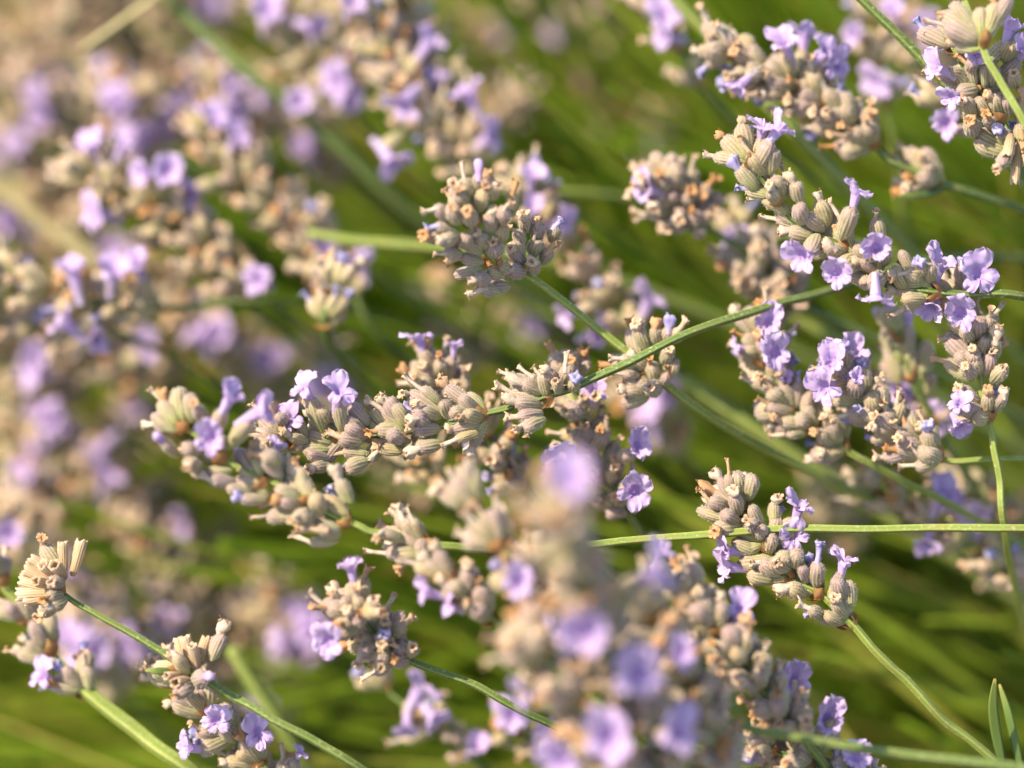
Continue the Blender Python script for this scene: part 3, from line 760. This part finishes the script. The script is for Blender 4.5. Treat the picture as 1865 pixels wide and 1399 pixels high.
spike('lavender tip with two closed purple flower buds standing up among greenish buds', [(1640, 600, 28), (1660, 690, 30), (1700, 760, 34)], [(1760, 860, 45), (1840, 1000, 62), (1940, 1180, 90)], whorls=[.05, .45, 1.0], n=7, seed=14, tips='ttpnn', tilt=(14, 48),
      calyces=[(1640, 660, 1612, 598, 'p', 1597, 568), (1652, 660, 1655, 592, 'p', 1656, 562), (1640, 690, 1615, 640, 'b', 1625, 632), (1680, 690, 1690, 622, 'n'), (1640, 700, 1605, 660, 'n'), (1660, 700, 1650, 640, 'n'), (1690, 720, 1695, 680, 'n')], zoom=ID, fill=9,
      flowers=[(1690, 765, 36, -.2, -.3, .8, 0, 1, 0, 1.3), (1640, 712, 40, 0, .3, .8, 0, 1, 0, 1.2), (1742, 760, 30, .2, -.2, .8, 0, 1, 0, 1.1)])

# O, P: heads in the shade behind the level spike
spike('shaded lavender spike with flowers down one side, under the level spike', [(1040, 690, 14), (1060, 760, 16), (1090, 840, 18), (1140, 925, 20)], [(1172, 985, 24), (1240, 1110, 34), (1330, 1260, 60), (1420, 1420, 90)], n=10, seed=15, bias=(.1, -.05, .5), tips='ttttttn',
      flowers=[(1160, 815, 10, .3, .35, .9, 0, 1, 0, 1.0), (1155, 893, 8, .1, -.2, 1, 0, 1, 0, 1.15), (1022, 850, 10, -.3, .2, .8, 0, 1, 0, 1.2), (1082, 714, 12, 0, .3, .9, 0, 1, 0, .8)])
spike('lavender spike with two pale bluish flowers standing up behind the level spike', [(795, 690, 20), (850, 745, 22), (900, 820, 24), (950, 880, 28)], [(1030, 960, 36), (1150, 1090, 50), (1300, 1260, 80)], n=10, seed=16, tips='tttttbn',
      flowers=[(765, 622, 16, -.25, .95, .2, -.3, 0, 1, .9), (826, 638, 18, .1, .95, .1, 0, 0, 1, .7)])
# U, T, V
spike('short lavender whorl with a side-on lilac flower, on a bent green stem', [(815, 1050, -24), (850, 1085, -24), (893, 1125, -22)], [(950, 1157, -18), (1060, 1220, -8), (1180, 1300, 5), (1320, 1400, 20)], whorls=[.0, .5, 1.0], n=6, seed=17, smat=M_STEMY, tilt=(10, 50),
      flowers=[(785, 1080, -26, -.9, .3, .3, 0, 1, 0, .9), (820, 1105, -26, -.8, .3, .4, 0, 1, 0, .8)])
spike('soft near lavender spike with bent straw-coloured tips, beside the largest blurred head', [(862, 920, -34), (905, 985, -36), (960, 1060, -38), (1010, 1130, -38)], [(1110, 1240, -34), (1230, 1400, -20)], n=11, seed=18, bias=(-.25, .45, .2),
      flowers=[(945, 1062, -44, -.1, .1, 1, 0, 1, 0, 1.1), (985, 1130, -46, -.3, -.1, .9, 0, 1, 0, 1.1), (1040, 1160, -46, 0, 0, 1, 0, 1, 0, 1.0)])
spike('small round lavender head with one upright flower and one starry flower low on its side', [(655, 1120, -12), (690, 1160, -8), (735, 1196, -4)], [(850, 1243, -3), (940, 1287, -2), (1040, 1340, 4), (1200, 1430, 16)], whorls=[.0, .5, 1.0], n=14, seed=19, tilt=(20, 88), rad=.0006, bias=(-.1, .15, .3),
      flowers=[(640, 1042, -14, -.2, .95, .25, 0, .3, 1, 1.0), (602, 1166, -16, -.35, -.2, .9, 0, 1, 0, 1.1)])

# W: dried-out head and whorl on one dark stem
Wd = T(ZL, [(330, 370, 225, 215, 't', 220, 175), (340, 370, 325, 200, 'h'), (385, 380, 435, 190, 'h'), (310, 400, 235, 310, 'h'), (350, 390, 305, 310, 'h'), (310, 420, 130, 340, 'h'), (310, 450, 100, 410, 'h'), (300, 470, 90, 480, 'h'), (290, 480, 130, 510, 'h'),
     (300, 430, 200, 400, 'h'), (320, 380, 170, 270, 'h'), (330, 420, 290, 400, 't', 300, 400), (330, 480, 270, 480, 't', 240, 500), (350, 500, 290, 540, 't', 250, 560), (330, 520, 230, 570, 't', 210, 590),
     (1000, 880, 910, 770, 'h'), (1020, 850, 980, 700, 'h'), (1060, 850, 1080, 700, 'h'), (1000, 900, 940, 790, 't', 900, 740), (1050, 870, 1030, 730, 'h'), (1120, 830, 1170, 680, 't', 1195, 600), (980, 910, 900, 890, 'h'), (1000, 930, 960, 930, 'h'), (1030, 930, 1100, 900, 'p', 1130, 895), (1010, 960, 960, 990, 't', 930, 1000)])
spike('dried-out lavender head of empty straw husks on a dark diagonal stem', [(100, 1065, -3), (127, 1092, -3), (200, 1130, -4), (305, 1197, -5), (350, 1225, -6)], [(390, 1250, -6), (480, 1300, -8), (580, 1350, -8), (680, 1412, -6), (900, 1540, 10)], whorls=[.03, .92], calyces=Wd, zoom=ID, dry=True, fill=4, seed=20,
      leaves=[([(335, 1226, -6), (310, 1224, -7), (285, 1222, -8), (264, 1221, -8)], .0006)])
spike('lavender spike with three small lilac flowers beneath the dried-out head', [(325, 1240, 10), (380, 1300, 10), (450, 1370, 10), (520, 1440, 10)], [(640, 1540, 20), (800, 1640, 50)], n=10, seed=21, bias=(-.25, .3, .2),
      flowers=[(395, 1312, 3, -.1, .1, 1), (470, 1335, 3, .1, .2, 1, 0, 1, 0, 1.05), (348, 1362, 5, -.7, .2, .5), (545, 1375, 8, .4, .8, .2, 0, 1, 0, .5)])
spike('buff lavender head over a broad yellow-green stem with one purple flower hanging off it', [(0, 1060, 22), (40, 1110, 22), (82, 1180, 22), (160, 1262, 20)], [(250, 1332, 18), (350, 1408, 16), (520, 1520, 30)], whorls=[.0, .3, .6, .97], n=7, seed=22, smat=M_STEMY, rad=.0012,
      flowers=[(82, 1232, 18, -.5, .4, .5, 0, 1, 0, 1.0)])

# Q, R, S: large heads nearest the lens
spike('largest and softest lavender head, with big lilac flowers down its side', [(1015, 945, -92), (1050, 1040, -80), (1110, 1180, -64), (1170, 1300, -54), (1225, 1420, -48)], [(1260, 1560, -60), (1400, 1800, -30)], whorls=[.02, .2, .36, .52, .68, .84, 1.0], n=12, size=1.1, seed=23, bias=(-.1, .35, .1), tips='tttttnn',
      flowers=[(1040, 885, -100, 0, .5, .8, 0, 1, 0, 1.2), (1070, 1150, -77, -.2, 0, 1, 0, 1, 0, 1.35), (1160, 1225, -71, .2, 0, 1, 0, 1, 0, 1.35), (1110, 1345, -64, -.1, .1, 1, 0, 1, 0, 1.35), (1190, 1045, -70, .7, .4, .3, 0, 1, 0, 1.1), (1230, 1335, -60, .5, .2, .7, 0, 1, 0, 1.2), (1030, 1385, -66, -.4, 0, .8, 0, 1, 0, 1.2)])
spike('near lavender head fanned with straw tips, tucked under the largest blurred head', [(985, 1190, -62), (1040, 1260, -60), (1090, 1350, -58), (1130, 1440, -56)], [(1230, 1600, -40)], whorls=[.0, .35, .68, 1.0], n=13, size=1.1, seed=24, bias=(-.4, .2, .1), tips='tttttt', flowers=[(960, 1265, -60, -.8, .1, .3, 0, 1, 0, .8)])
spike('buff lavender head with bent tips standing just behind the largest blurred head', [(1260, 1090, -22), (1310, 1150, -22), (1360, 1215, -20), (1400, 1270, -18), (1450, 1330, -14)], [(1540, 1440, -5), (1680, 1600, 20)], n=12, seed=25, bias=(-.1, .45, .1), tips='tttttnn',
      flowers=[(1345, 1112, -20, .3, .5, .6, 0, 1, 0, 1.0), (1200, 1010, -30, .3, .6, .3, 0, 1, 0, .8)])
spike('lavender head half cut by a dark crossing stem, with two violet flowers in shade', [(1330, 1340, -8), (1400, 1365, -8), (1500, 1400, -6), (1600, 1450, -4)], [(1760, 1540, 10)], n=12, seed=26, bias=(-.1, .4, .2),
      flowers=[(1445, 1245, -8, .1, .3, .9, 0, 1, 0, 1.15), (1505, 1312, -9, .2, .3, .9, 0, 1, 0, 1.15), (1560, 1380, -9, .1, .2, .9), (1525, 1305, -10, .6, .7, .2, 0, 1, 0, .4)])
spike('soft near lavender head merging with the largest blurred one on its shaded flank', [(1180, 1120, -46), (1225, 1200, -44), (1280, 1300, -40), (1330, 1400, -38)], [(1400, 1520, -30), (1520, 1720, -5)], n=10, size=1.05, seed=27, bias=(-.05, .4, .1), tips='ttttttn',
      flowers=[(1240, 1190, -52, .1, .1, 1, 0, 1, 0, .9)])

# ------------------------------------------------------------------ softer heads further back, one by one
def soft(label, head, stem=None, **kw):
    kw.setdefault('lod', True); kw.setdefault('n', 8)
    if stem is None:
        x, y, d = head[-1]; x0, y0, d0 = head[-2]
        dx, dy = x - x0, y - y0; l = math.hypot(dx, dy)
        stem = [(x + 130 + dx / l * 60, y + 90 + dy / l * 60, d + 18), (x + 420, y + 290, d + 60)]
    return spike(label, head, stem, **kw)
soft('blurred lavender spike lying level with a row of three lilac flowers along its top', [(-40, 500, 55), (60, 525, 55), (180, 545, 56), (285, 560, 57)], [(430, 552, 62), (600, 560, 80), (900, 640, 130)], seed=30, n=8, size=1.15, 
     flowers=[(135, 505, 48, -.1, .4, .9, 0, 1, 0, 1.1), (205, 500, 48, 0, .4, .9, 0, 1, 0, 1.1), (252, 490, 50, .2, .5, .8), (125, 595, 50, -.1, -.3, .9), (170, 615, 54, 0, -.5, .8)])
soft('long blurred lavender spike with paired lilac flowers near its broad tip', [(165, 320, 66), (260, 370, 66), (370, 440, 67), (455, 520, 68)], seed=31, n=8, size=1.15, tips='ttttttn',
     flowers=[(265, 315, 59, -.1, .2, 1, 0, 1, 0, 1.0), (305, 310, 59, .1, .2, 1, 0, 1, 0, 1.0), (182, 392, 60, -.3, -.2, .9), (220, 270, 62, 0, .6, .6, 0, 1, 0, .8), (168, 268, 62, -.2, .6, .6, 0, 1, 0, 1.0), (475, 512, 61, .1, 0, 1, 0, 1, 0, 1.0)])
soft('blurred lavender spike leaning beside the long one, lilac flowers low on its stem end', [(385, 250, 74), (455, 340, 74), (540, 420, 74), (640, 530, 72)], [(700, 620, 78), (900, 760, 106), (1200, 940, 156)], seed=32, n=8, size=1.15,
     flowers=[(428, 255, 68, .1, .3, .9, 0, 1, 0, 1.0), (392, 222, 70, -.2, .4, .8), (592, 465, 66, 0, 0, 1), (660, 485, 66, .3, .2, .9), (350, 350, 66, 0, -.2, .8)])
soft('blurred single whorl of buff buds with pinkish base, below a leaning spike', [(612, 520, 40), (590, 590, 40)], [(640, 680, 60), (820, 820, 100)], seed=33, whorls=[0, .9], n=7)
soft('blurred lavender spike from the top edge with lilac flowers on both flanks', [(660, -60, 68), (690, 60, 68), (745, 160, 68), (810, 250, 68), (880, 300, 68)], [(980, 345, 74), (1160, 365, 86), (1500, 460, 126)], seed=34, n=8, size=1.15, smat=M_STEMY,
     flowers=[(740, 182, 60, -.1, 0, 1, 0, 1, 0, 1.15), (707, 287, 59, -.2, -.1, 1, 0, 1, 0, 1.15), (775, 85, 62, .4, .3, .8), (858, 180, 62, .4, .3, .7), (640, 10, 62, -.3, .2, .8), (885, 255, 64, .3, .2, .8)])
soft('fainter lavender spike with lilac flowers beside the top-edge spike', [(480, -30, 91), (540, 60, 91), (590, 130, 92), (640, 210, 94)], seed=35, n=8, size=1.15, flowers=[(485, 25, 84, -.1, .2, 1, 0, 1, 0, 1.3), (560, 45, 84, .2, .2, .9), (625, 150, 84, 0, 0, 1, 0, 1, 0, 1.3), (630, 180, 84, 0, -.3, .9), (545, 190, 86, -.1, 0, 1)])
soft('blurred lavender spike hidden partly by the rounded buff head, lilac flowers at its tip', [(960, 350, 52), (1020, 430, 54), (1080, 510, 56), (1150, 600, 58)], [(1240, 680, 70), (1500, 830, 110)], seed=36, n=11,
     flowers=[(968, 325, 46, .1, .4, .9, 0, 1, 0, 1.1), (965, 385, 46, -.1, -.1, 1), (1020, 405, 47, .3, 0, .9), (1180, 555, 48, .3, .3, .8, 0, 1, 0, 1.2), (1040, 572, 50, -.3, -.2, .9), (1080, 612, 52, -.1, -.3, .9)])
soft('blurred lavender tip with a large lilac flower behind the stout pinkish spike', [(1585, 40, 68), (1600, 110, 68), (1610, 190, 70)], [(1635, 300, 78), (1650, 420, 90), (1720, 640, 130)], seed=37, n=7, smat=M_STEMY, flowers=[(1605, 150, 60, .1, 0, 1, 0, 1, 0, 1.3), (1560, 62, 62, -.3, .2, .9), (1630, 25, 62, .2, .3, .9)])
soft('blurred lavender spike crossed by two stems, lilac flower near its middle', [(1600, 890, 42), (1690, 950, 42), (1770, 1000, 42), (1870, 1065, 42)], seed=38, n=8, flowers=[(1715, 905, 36, .1, .4, .9, 0, 1, 0, 1.3), (1745, 930, 36, .3, .1, .9), (1690, 985, 36, -.2, -.4, .8)])
soft('lilac flower and straw tips peeping out beside the crowded corner head', [(1720, 190, 26), (1790, 240, 28)], [(1880, 330, 36), (2020, 480, 60)], seed=39, n=5, whorls=[.0, .8], flowers=[(1725, 225, 22, -.3, -.2, .9, 0, 1, 0, 1.0)])
soft('blurred lavender head with three lilac flowers below the small round head', [(700, 1250, 48), (740, 1290, 48), (790, 1330, 50)], seed=40, n=6, flowers=[(760, 1262, 42, .1, .3, .9, 0, 1, 0, 1.2), (782, 1298, 42, .3, 0, .9, 0, 1, 0, 1.1), (742, 1320, 42, -.2, -.3, .9, 0, 1, 0, 1.1)])
soft('blurred lavender flowers low between the small round head and the largest blurred head', [(870, 1345, 52), (930, 1330, 52), (1000, 1360, 54)], seed=41, n=5, flowers=[(862, 1362, 46, -.2, 0, 1), (935, 1305, 46, 0, .3, .9, 0, 1, 0, 1.1), (1000, 1340, 46, .1, 0, 1)])
soft('blurred violet lavender tip behind a single lone flower near the big round head', [(1190, 20, 60), (1230, 80, 62), (1270, 150, 66)], seed=42, n=4, flowers=[(1210, 35, 54, 0, .2, 1, 0, 1, 0, 1.1), (1218, 70, 56, .1, -.3, .9)])
soft('blurred lavender head under the pale tip of the straw-based spike', [(770, 840, 40), (800, 870, 42)], [(900, 960, 60), (1060, 1080, 90)], seed=43, n=5, whorls=[0, .9])
soft('blurred violet flower tip beneath a rounded pale head', [(1345, 420, 62), (1375, 470, 64)], seed=44, n=5, whorls=[0, .9], flowers=[(1345, 440, 56, -.2, -.1, 1, 0, 1, 0, 1.3)])
soft('blurred stubby buff head with orange tips at the end of the leaning spike', [(480, 330, 80), (540, 390, 78), (600, 440, 76)], seed=81, n=8, size=1.15, tips='tttttkkt')
soft('blurred buff head with orange tips tucked under the long spike', [(320, 440, 72), (380, 490, 71), (440, 545, 71)], seed=82, n=8, size=1.15, tips='tttttkkt', flowers=[(355, 395, 68, 0, .2, .8)])
soft('blurred buff spike lying just under the row of three lilac flowers', [(-60, 560, 66), (60, 585, 66), (200, 600, 66)], seed=83, n=8, size=1.15)
soft('blurred buff spike close behind the one with lilac flowers on both flanks', [(730, 10, 78), (780, 110, 78), (840, 210, 76)], seed=84, n=8, size=1.15, flowers=[(790, 150, 70, .3, .3, .8)])
# further heads melted by distance
GRP = 'far lavender heads melted by distance'
far = [(1075, 60, 180, 1120, 250, 1), (930, 190, 150, 850, 270, 0), (1200, 230, 170, 1240, 330, 1), (60, 740, 120, 170, 900, 3), (25, 790, 130, 120, 930, 2), (590, 660, 110, 640, 760, 3), (470, 660, 130, 520, 760, 2), (510, 1085, 110, 600, 1180, 4),
       (270, 960, 130, 340, 1080, 2), (305, 930, 140, 380, 1040, 1), (140, 1150, 90, 220, 1260, 4), (235, 1130, 100, 320, 1230, 3), (310, 1090, 110, 380, 1210, 2), (200, 180, 120, 270, 290, 4), (290, 180, 130, 380, 260, 2), (130, 60, 170, 260, 200, 2),
       (40, 100, 200, 150, 240, 2), (30, 260, 170, 150, 380, 1), (330, 90, 180, 420, 190, 2), (410, 160, 110, 480, 270, 3), (60, 160, 150, 180, 260, 2), (220, 20, 220, 330, 130, 1), (160, 420, 150, 260, 520, 1), (350, 590, 120, 440, 660, 2),
       (10, 640, 110, 110, 700, 2), (190, 830, 120, 260, 940, 2), (230, 700, 170, 320, 800, 2), (90, 990, 120, 160, 1080, 1), (420, 1010, 150, 500, 1120, 1), (430, 1230, 120, 520, 1320, 1), (620, 50, 150, 700, 150, 1), (840, 60, 220, 930, 160, 1), (990, 20, 190, 1060, 120, 1),
       (1170, 730, 90, 1240, 820, 2), (960, 590, 140, 1040, 680, 1), (820, 560, 110, 890, 650, 0), (1660, 60, 100, 1720, 150, 1), (1500, 900, 120, 1560, 1000, 0), (700, 830, 120, 780, 900, 0), (1760, 900, 60, 1840, 960, 1), (20, 940, 80, 60, 1010, 1), (1830, 1000, 70, 1880, 1060, 0),
       (480, 1140, 130, 560, 1230, 3), (160, 1100, 120, 240, 1180, 3), (360, 1180, 130, 430, 1300, 1), (270, 500, 140, 360, 600, 1), (560, 250, 120, 620, 330, 1), (240, 620, 130, 330, 700, 0), (90, 600, 120, 190, 650, 1), (500, 180, 140, 580, 260, 2),
       (90, 20, 260, 190, 120, 2), (-30, 380, 150, 60, 480, 2), (170, 140, 240, 260, 240, 1), (350, -20, 230, 430, 60, 1), (20, 20, 300, 120, 100, 1), (310, 250, 200, 400, 330, 2), (100, 330, 240, 200, 430, 1)]
random.seed(99)
for _ in range(60):                      # the crowded flower mass beyond the bush top
    while True:
        x, y = U(-120, 760), U(-150, 640)
        if y < 560 - x * .75 + U(-60, 60): break
    far.append((x, y, U(170, 380), x + U(60, 120), y + U(60, 130), random.choice((0, 0, 0, 0, 1, 1))))
for _ in range(10):
    x, y = U(0, 420), U(560, 1250)
    far.append((x, y, U(110, 240), x + U(60, 120), y + U(60, 130), random.choice((0, 1, 1, 2))))
ANCH = [(90, 1040, 'behind the dried-out straw head'), (350, 1300, 'beneath the dried-out head'), (140, 550, 'under the row of three flowers'), (60, 780, 'well below the row of three flowers'),
        (300, 380, 'behind the long spike with paired flowers'), (540, 400, 'beside the spike leaning on the long one'), (90, 90, 'in the pale mass beyond the long spike'), (330, 60, 'near the dark sweeping stem'),
        (560, 90, 'behind the fainter spike beside the flanked one'), (740, 160, 'behind the spike flowering on both flanks'), (1080, 130, 'in the green beyond the rounded buff head'), (890, 430, 'just behind the rounded buff head'), (550, 680, 'above the flowers at the level spike tip'),
        (300, 900, 'below the straw-based spike'), (540, 1130, 'beside the small round head'), (1150, 750, 'behind the shaded spike'), (1700, 950, 'behind the pair of crossing stems'), (1680, 100, 'behind the crowded corner head'), (760, 860, 'under the level spike')]
WORD = ['no open flowers', 'one lilac flower', 'two lilac flowers', 'three lilac flowers', 'four lilac flowers']
for q, (x, y, d, x2, y2, nf) in enumerate(far):
    random.seed(1000 + q)
    ph = min(ANCH, key=lambda a: (a[0] - (x + x2) / 2) ** 2 + (a[1] - (y + y2) / 2) ** 2)[2]
    soft('faint buff lavender head, %s, %s' % (WORD[nf], ph), [(x, y, d), ((x + x2) / 2 + U(-12, 12), (y + y2) / 2 + U(-12, 12), d + 4), (x2, y2, d + 8)], seed=50 + q, n=8, size=1.12 + d * .0007, group=GRP, tips='ttttn', bias=(-.2, .3, .2),
         flowers=[(x + (x2 - x) * U(0, .7) + U(-25, 25), y + (y2 - y) * U(0, .7) + U(-25, 25), d - 6, U(-.4, .4), U(-.2, .5), .9, 0, 1, 0, 1.1) for _ in range(nf)])

# ------------------------------------------------------------------ bare stems that cross the view, each traced from its place
def bare(label, pts, rad=.0008, smat=None, seed=0, root=None):
    random.seed(900 + seed)
    ps = [P(*p) for p in pts]
    last = ps[-1]; d = (ps[-1] - ps[-2]).normalized()
    rt = root or ROOT + Vector((U(-.05, .05), U(-.06, .06), 0)); L = (rt - last).length
    a, b = last + d * L * .25, rt + Vector((-.02, -.01, L * .3))
    for k in range(1, 8):
        t = k / 7; ps.append(last * (1 - t) ** 3 + a * 3 * t * (1 - t) ** 2 + b * 3 * t * t * (1 - t) + rt * t ** 3)
    path = catmull(ps, 6)
    vs, fs, rb = tube(path, [rad * (.75 + .25 * min(1, i / 20)) for i in range(len(path))], SQ)
    o = bpy.data.objects.new('lavender_stem', new_mesh('lavender_stem', [v - rt for v in vs], fs, [smat or M_STEM], rib=rb))
    COL.objects.link(o); o.location = rt; o['label'] = label; o['category'] = 'stem'
    return o
bare('dark square stem with a rusty edge slanting down behind the crowded corner head', [(1440, -130, 6), (1570, 0, 8), (1650, 78, 9), (1725, 158, 10), (1800, 250, 14), (1900, 380, 25)], .00085, seed=1)
bare('soft yellow-green stem slanting behind the stout pinkish spike', [(1130, -120, 40), (1235, 5, 42), (1310, 85, 44), (1395, 185, 46), (1490, 285, 50), (1600, 400, 58), (1760, 560, 80)], .00105, M_STEMY, 2)
bare('dark stem in shade crossing low over a half-cut lavender head', [(1290, 1300, -30), (1370, 1328, -30), (1500, 1352, -30), (1650, 1375, -30), (1880, 1402, -28), (2050, 1440, -20)], .0008, None, 3)
bare('broad blurred pale stem rising toward the upper flower mass', [(-60, 290, 115), (30, 370, 116), (110, 430, 118), (190, 490, 120), (330, 590, 128), (560, 740, 145)], .0017, M_STRAW, 4)
bare('dark blurred stem sweeping under the top-edge lavender heads', [(270, -40, 84), (360, 50, 86), (450, 130, 86), (540, 200, 88), (640, 290, 92), (760, 400, 100), (1000, 560, 120)], .0012, None, 5)
bare('pale straw stalk leaning the other way near the far heads', [(150, 90, 80), (195, 58, 80), (240, 26, 80), (300, -20, 82), (420, -130, 95)], .0007, M_STRAW, 6, Vector((.10, .42, 0)))
bare('blurred level green stem running behind the rounded buff head', [(560, 425, 62), (650, 440, 62), (800, 452, 64), (950, 470, 70), (1200, 540, 90)], .0011, M_STEMY, 7)
bare('blurred upright stem behind the pale tip of a straw-based spike', [(1410, 560, 75), (1560, 640, 80), (1700, 720, 90), (1900, 850, 110)], .0012, M_STEMY, 8)
bare('blurred pair-like stem below the shaded spike', [(1240, 690, 70), (1400, 800, 72), (1600, 930, 80), (1880, 1110, 95)], .0013, M_STEMY, 9)
bare('blurred stem slanting between the dried-out head and the lower lavender spike', [(420, 1180, 60), (470, 1260, 62), (530, 1350, 66), (620, 1480, 80)], .0014, M_STEMY, 10)
bare('thin dark upright stem among the corner stems', [(1405, 420, 80), (1640, 470, 84), (1690, 560, 88), (1790, 700, 100)], .0008, None, 11)

# ------------------------------------------------------------------ the mass of stems and leaves behind: too many to count
def thicket():
    random.seed(4242)
    VS, FS, TN = [], [], []
    def add(pts, rads, tone, sides=5):
        n = len(pts); ref = None; k = len(VS)
        for i, p in enumerate(pts):
            d = (pts[min(i + 1, n - 1)] - pts[max(i - 1, 0)]).normalized()
            if ref is None: ref = d.orthogonal().normalized()
            ref = (ref - d * ref.dot(d)).normalized(); b = d.cross(ref)
            for j in range(sides):
                a = 2 * math.pi * j / sides
                VS.append(p + (ref * math.cos(a) + b * math.sin(a)) * rads[i]); TN.append(tone)
        for i in range(n - 1):
            for j in range(sides):
                FS.append((k + i * sides + j, k + i * sides + (j + 1) % sides, k + (i + 1) * sides + (j + 1) % sides, k + (i + 1) * sides + j))
    # stems fanning out from the crown of the plant
    for q in range(1800):
        rt = ROOT + Vector((random.gauss(0, .10), random.gauss(.05, .10), 0))
        ex, ey = U(-500, 1900), U(-350, 1500)
        e = P(ex, ey, U(75, 420) if ex + 1.25 * ey > 950 else U(230, 450))
        if e.z < .05: continue
        mid = rt.lerp(e, .5) + Vector((U(.0, .06), U(-.02, .05), U(.03, .10)))
        pts = [rt * (1 - t) ** 2 + mid * 2 * t * (1 - t) + e * t * t for t in [i / 9 for i in range(10)]]
        r = U(.0006, .0011); tone = min(.9, max(0, random.gauss(.74, .15)))
        add(pts, [r] * 9 + [r * .6], tone)
    # narrow leaves and side shoots lower in the bush, lying along the fan of stems
    for q in range(9000):
        lx, ly = U(-700, 2600), U(-500, 2000)
        p = P(lx, ly, U(170, 460) if lx + 1.25 * ly > 1000 else U(300, 560))
        if p.z < 0: continue
        d = ((p - ROOT - Vector((0, .05, 0))).normalized() + Vector((U(-.25, .25), U(-.25, .25), U(-.2, .3)))).normalized(); L = U(.03, .08)
        c = d + Vector((U(-.3, .3), U(-.3, .3), U(-.3, .3)))
        pts = [p, p + d * L * .5, p + (d * .5 + c * .25).normalized() * L]
        r = U(.0009, .0019); tone = min(.9, max(0, random.gauss(.62, .2))) if R() > .03 else U(.9, 1)
        add(pts, [r * .6, r, r * .2], tone, 4)
    o = bpy.data.objects.new('stem_thicket', new_mesh('stem_thicket', VS, FS, [M_THICK], tone=TN)); COL.objects.link(o)
    o['kind'] = 'stuff'; o['label'] = 'dense blurred mass of green lavender stems and narrow leaves'
thicket()
